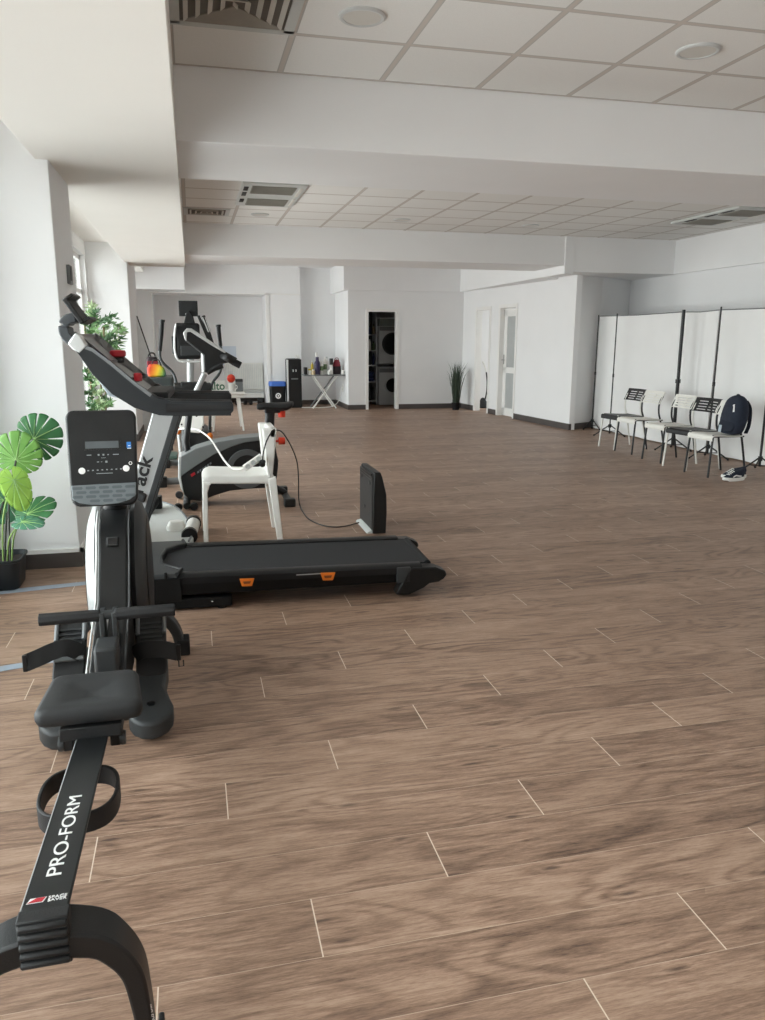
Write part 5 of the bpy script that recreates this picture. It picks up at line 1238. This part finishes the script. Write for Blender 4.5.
# white table with splayed legs and its things
tbw = thing('side_table', 'white table with splayed legs beyond the exercise bike', 'table', (.52, 12.8, 0))
MB().box((.24, 12.45, .585), (.79, 13.15, .625)).build('tabletop', WPL, tbw, world=True, bevel=.012)
MB().box((.28, 12.5, .53), (.75, 13.1, .586)).build('apron', WPL, tbw, world=True, bevel=.01)
for sx, sy in ((-1, -1), (1, -1), (1, 1), (-1, 1)):
    MB().tube([(.515+sx*.17, 12.8+sy*.24, .55), (.515+sx*.02+(.0 if sx > 0 else -.26), 12.8+sy*.33, .0+.015)] if 0 else [(.515+sx*.18, 12.8+sy*.24, .55), (.515+sx*.235, 12.8+sy*.33, .015)], [.022, .015], 8).build('leg', WPL, tbw, world=True)
def on_table(name, label, c, x, y, z=.625): return thing(name, label, c, (x, y, z), 0, 'things on the white side table')
t = on_table('box', 'white box with green lettering on the white side table', 'box', .395, 12.62)
MB().box((-.15, -.06, 0), (.10, .06, .17)).build('carton', WPL, t, bevel=.004)
text('lettering', 'alto', mat('green print', (56, 110, 84), .5), t, (-.145, -.0615, .035), (1, 0, 0), (0, 0, 1), .17, .001, length=.235, bold=.003)
t = on_table('mug', 'white mug holding a red ball on the white side table', 'mug', .590, 12.60)
MB().lathe([(.001, 0), (.05, 0), (.058, .13), (.05, .13), (.045, .01), (.001, .01)], (0, 0, 0), 18).build('body', WPL, t)
MB().tube(cat([(.055, 0, .10), (.085, 0, .09), (.085, 0, .05), (.052, 0, .03)], 4), .007, 7).build('handle', WPL, t)
t = on_table('ball', 'red orange ball sitting in the white mug on the side table', 'ball', .590, 12.60, .83)
MB().ball((0, 0, 0), .066, 16, 10).build('ball_skin', REDO, t)
MB().lathe([(.0655, -.003), (.0672, 0), (.0655, .003)], (0, 0, 0), 24, cap=False).build('seam', RED, t)
t = on_table('box', 'grey box at the right end of the white side table', 'box', .715, 12.66)
MB().box((-.055, -.06, 0), (.055, .06, .19)).build('carton', MGR, t, bevel=.004); MB().box((-.057, -.062, .15), (.057, .062, .192)).build('lid', DGR, t, bevel=.004)
# dark padded table with a rainbow bag and a red bag, white board leaning by the second column
mt = thing('massage_table', 'dark padded table carrying the rainbow coloured bag, beyond the treadmill', 'table', (-.36, 10.5, 0))
q0, q1 = P(147.5, 377.5, Y=10.5), P(173.5, 388, Y=10.5)
MB().box((q0.x, 10.45, q1.z), (q1.x, 11.3, q0.z)).build('padded_top', mat('dark green grey vinyl', (52, 60, 60), .55, var=.06), mt, world=True, bevel=.02, seg=3)
for x in (q0.x+.06, q1.x-.06):
    for y in (10.53, 11.22): MB().tube([(x, y, q1.z+.01), (x, y, .0)], .013, 8).build('leg', BMET, mt, world=True)
zt = q0.z
def rainbow():
    m = bpy.data.materials.new('rainbow fabric'); m.use_nodes = True; nt = m.node_tree; b = nt.nodes['Principled BSDF']
    tc = nd(nt, 'ShaderNodeTexCoord'); sp = nd(nt, 'ShaderNodeSeparateXYZ'); nt.links.new(tc.outputs['Object'], sp.inputs[0])
    r = nd(nt, 'ShaderNodeValToRGB'); mr = nd(nt, 'ShaderNodeMapRange'); mr.inputs[1].default_value = -.12; mr.inputs[2].default_value = .16
    nt.links.new(math_(nt, 'SUBTRACT', sp.outputs[0], math_(nt, 'MULTIPLY', sp.outputs[2], .35)), mr.inputs[0]); nt.links.new(mr.outputs[0], r.inputs[0])
    cr = r.color_ramp; cols = [(214, 62, 38), (236, 140, 40), (240, 200, 50), (150, 176, 70), (50, 130, 130), (40, 90, 170)]
    cr.elements[0].color = (*lin(cols[0]), 1); cr.elements[1].color = (*lin(cols[-1]), 1); cr.elements[1].position = 1
    for i in range(1, 5): cr.elements.new(i/5).color = (*lin(cols[i]), 1)
    nt.links.new(r.outputs[0], b.inputs['Base Color']); b.inputs['Roughness'].default_value = .7
    return m
r0, r1 = P(147.5, 364, Y=10.6), P(165.5, 377.5, Y=10.6)
w_, h_ = r1.x-r0.x, P(150, 364, Y=10.6).z-zt
rb = thing('rainbow_bag', 'rainbow coloured soft bag on the dark padded table', 'bag', ((r0.x+r1.x)/2, 10.66, zt))
pr = [(-w_/2, 0), (w_/2, 0), (w_/2+.01, h_*.35), (w_/2-.02, h_*.72), (w_/2-.08, h_*.95), (-w_/2+.02, h_), (-w_/2-.01, h_*.6)]
MB().prism([(x, -.07, z) for x, z in pr], (0, .14, 0)).build('body', rainbow(), rb, bevel=.03, seg=4)
MB().tube(cat([(-.06, -.0, h_-.02), (-.03, 0, h_+.05), (.03, 0, h_+.05), (.06, 0, h_-.03)], 4), .009, 7).build('handle', BLK2, rb)
r0, r1 = P(146.5, 356.5, Y=10.9), P(157, 364.5, Y=10.9)
rb2 = thing('sports_bag', 'dark bag with a red side behind the rainbow bag on the padded table', 'bag', ((r0.x+r1.x)/2, 10.92, zt))
hh = r0.z-zt
MB().loft([[(x*k, y*k, z) for x, y in rrect(r1.x-r0.x+.02, .2, .05)] for k, z in ((.9, 0), (1, .04), (1, hh*.8), (.85, hh*.95), (.6, hh))]).build('body', mat('dark bag', (34, 22, 30), .7), rb2, bevel=.01)
MB().box((-.06, -.106, hh*.55), (.08, -.09, hh*.78)).build('red_panel', mat('dark red', (122, 28, 44), .6), rb2, bevel=.01)
MB().tube(cat([(-.05, 0, hh-.01), (-.02, 0, hh+.04), (.03, 0, hh+.04), (.05, 0, hh-.01)], 4), .01, 7).build('handle', BLK2, rb2)
a, b = P(136.5, 316, Y=12.9), P(157.5, 377, Y=12.9)
k = (b.x-a.x)/(b.z-a.z)
bd = thing('leaning_board', 'tall white board with a dark slanted edge beside the second column', 'board', (-.5, 12.95, 0))
MB().prism([(a.x-.06, 12.9, a.z), (a.x, 12.9, a.z), (a.x-k*a.z, 12.9, 0), (a.x-.06, 12.9, 0)], (0, .03, 0)).build('panel', mat('board white', (226, 230, 232), .5), bd, world=True)
MB().band([(a.x+.004, 12.905, a.z), (a.x-k*a.z+.004, 12.905, .01)], .018, .016, up=(0, 1, 0)).build('edge', DGR, bd, world=True)
# ================================================================== closet contents
GRY = mat('appliance grey', (190, 194, 196), .4, var=.02)
for i, (z0, nm, lb) in enumerate(((0, 'washing_machine', 'pale front loading washing machine in the dark closet, under the dryer'), (.90, 'tumble_dryer', 'pale tumble dryer stacked on the washing machine in the dark closet'))):
    t = thing(nm, lb, 'washing machine' if i == 0 else 'dryer', (4.30, 17.2, z0))
    x0, x1 = -.30, .30; y0 = -.28
    MB().box((x0, y0, .005), (x1, .28, .835 if i == 0 else .82)).build('cabinet', GRY, t, bevel=.01)
    cz, r = (.44, .155) if i == 0 else (.44, .21)
    cxx = .02 if i == 0 else .02
    d_ = MB().lathe([(r, -.03), (r+.03, -.022), (r+.035, 0), (r-.01, .0)], (cxx, y0, cz), 36, 'y', cap=False).build('door_ring', DGR if i else GRY, t)
    MB().lathe([(.001, -.02), (r*.6, -.024), (r, -.018), (r, 0), (.001, 0)], (cxx, y0, cz), 32, 'y').build('door_glass', BLKG, t)
    MB().box((x0+.02, y0-.008, .72), (x1-.02, y0+.002, .81)).build('control_panel', mat('control grey', (120, 124, 126), .4), t, bevel=.003)
    MB().lathe([(.001, -.03), (.026, -.03), (.03, -.004), (.001, -.004)], (.10, y0, .765), 18, 'y').build('dial', LSIL, t)
t = thing('storage_box', 'pale lidded storage box on top of the dryer in the closet', 'box', (4.30, 17.2, 1.722))
MB().box((-.27, -.24, 0), (.27, .22, .17)).build('carton', mat('box grey green', (120, 130, 126), .6), t, bevel=.01); MB().box((-.28, -.25, .15), (.28, .23, .185)).build('lid', GRY, t, bevel=.008)
shf = thing('shelf_unit', 'narrow grey shelving unit with supplies at the left of the dark closet', 'shelf', (3.78, 17.2, 0))
for x in (3.60, 3.965): MB().box((x-.012, 16.96, 0), (x+.012, 17.4, 2.05)).build('side_panel', GRY, shf, world=True)
SH = [.08, .50, .86, 1.18, 1.52, 2.03]
for z in SH: MB().box((3.612, 16.96, z), (3.953, 17.4, z+.02)).build('shelf_board', GRY, shf, world=True)
MB().box((3.612, 17.385, .08), (3.953, 17.395, 2.05)).build('back_panel', DGR, shf, world=True)
random.seed(9)
pal = [(WPL, 'white'), (mat('navy plastic', (30, 42, 84), .5), 'navy'), (GRN, 'green'), (mat('tan', (150, 130, 104), .6), 'tan'), (DGR, 'dark grey')]
names = {.50: 'second lowest', .86: 'middle', 1.18: 'fourth', 1.52: 'top'}
for si, z in enumerate((.86, 1.18, 1.52)):
    for i in range(4):
        x = 3.655+i*.085; h = random.uniform(.16, .24); mtl, cn = pal[(i*2+si) % 5]
        t = thing('supply_bottle', '%s supply bottle, %s from the left on the closet\'s %s shelf' % (cn, ('first', 'second', 'third', 'fourth')[i], names[z]), 'bottle', (x, 17.05, z+.02), 0, 'supplies on the closet shelves')
        MB().lathe(bottle(.03, h, .45), (0, 0, 0), 12).build('body', mtl, t); MB().lathe(cap_(.016, h, h+.025), (0, 0, 0), 10).build('cap', BLK if mtl is not BLK else WPL, t)
t = thing('towel', 'folded navy towel on the second lowest closet shelf', 'towel', (3.78, 17.1, .52))
for i in range(3): MB().box((-.14, -.12, i*.075), (.14, .15, i*.075+.07)).build('fold', mat('navy plastic', (30, 42, 84), .5), t, bevel=.03, seg=3)
t = thing('laundry_basket', 'dark round basket on the lowest closet shelf', 'basket', (3.78, 17.13, .10))
MB().lathe([(.001, 0), (.11, 0), (.145, .26), (.15, .28), (.138, .28), (.10, .01), (.001, .01)], (0, 0, 0), 22).build('body', DGR, t); MB().lathe([(.146, .255), (.156, .27), (.146, .285)], (0, 0, 0), 22, cap=False).build('rim', BLK, t)
# object seen through the first doorway
d0 = P(485, 398, X=6.35)
ar = thing('curved_stand', 'curved pole standing on a dark base, seen through the further doorway', 'stand', (6.3, 15.9, 0))
o_ = Vector((6.3, 15.9, 0))
dd = Vector((1, .35, 0)).normalized() if 0 else Vector((.75, -.66, 0))
pts = [P(482.5, 361.5, Y=15.9), P(484.5, 365, Y=15.9), P(486.3, 372, Y=15.9), P(487.2, 382, Y=15.9), P(486.8, 391, Y=15.9), P(485, 400, Y=15.9)]
MB().tube(cat(pts[:3], 5), .018, 8).build('arm', WMET, ar, world=True)
MB().tube(cat(pts[2:], 5), .016, 8).build('pole', BMET, ar, world=True)
bc = P(481.5, 404, Y=15.9)
MB().lathe([(.001, 0), (.14, 0), (.14, .04), (.10, .10), (.04, .20), (.001, .22)], (pts[-1].x-.05, 15.9, 0), 20).build('base', BLK2, ar, world=True)
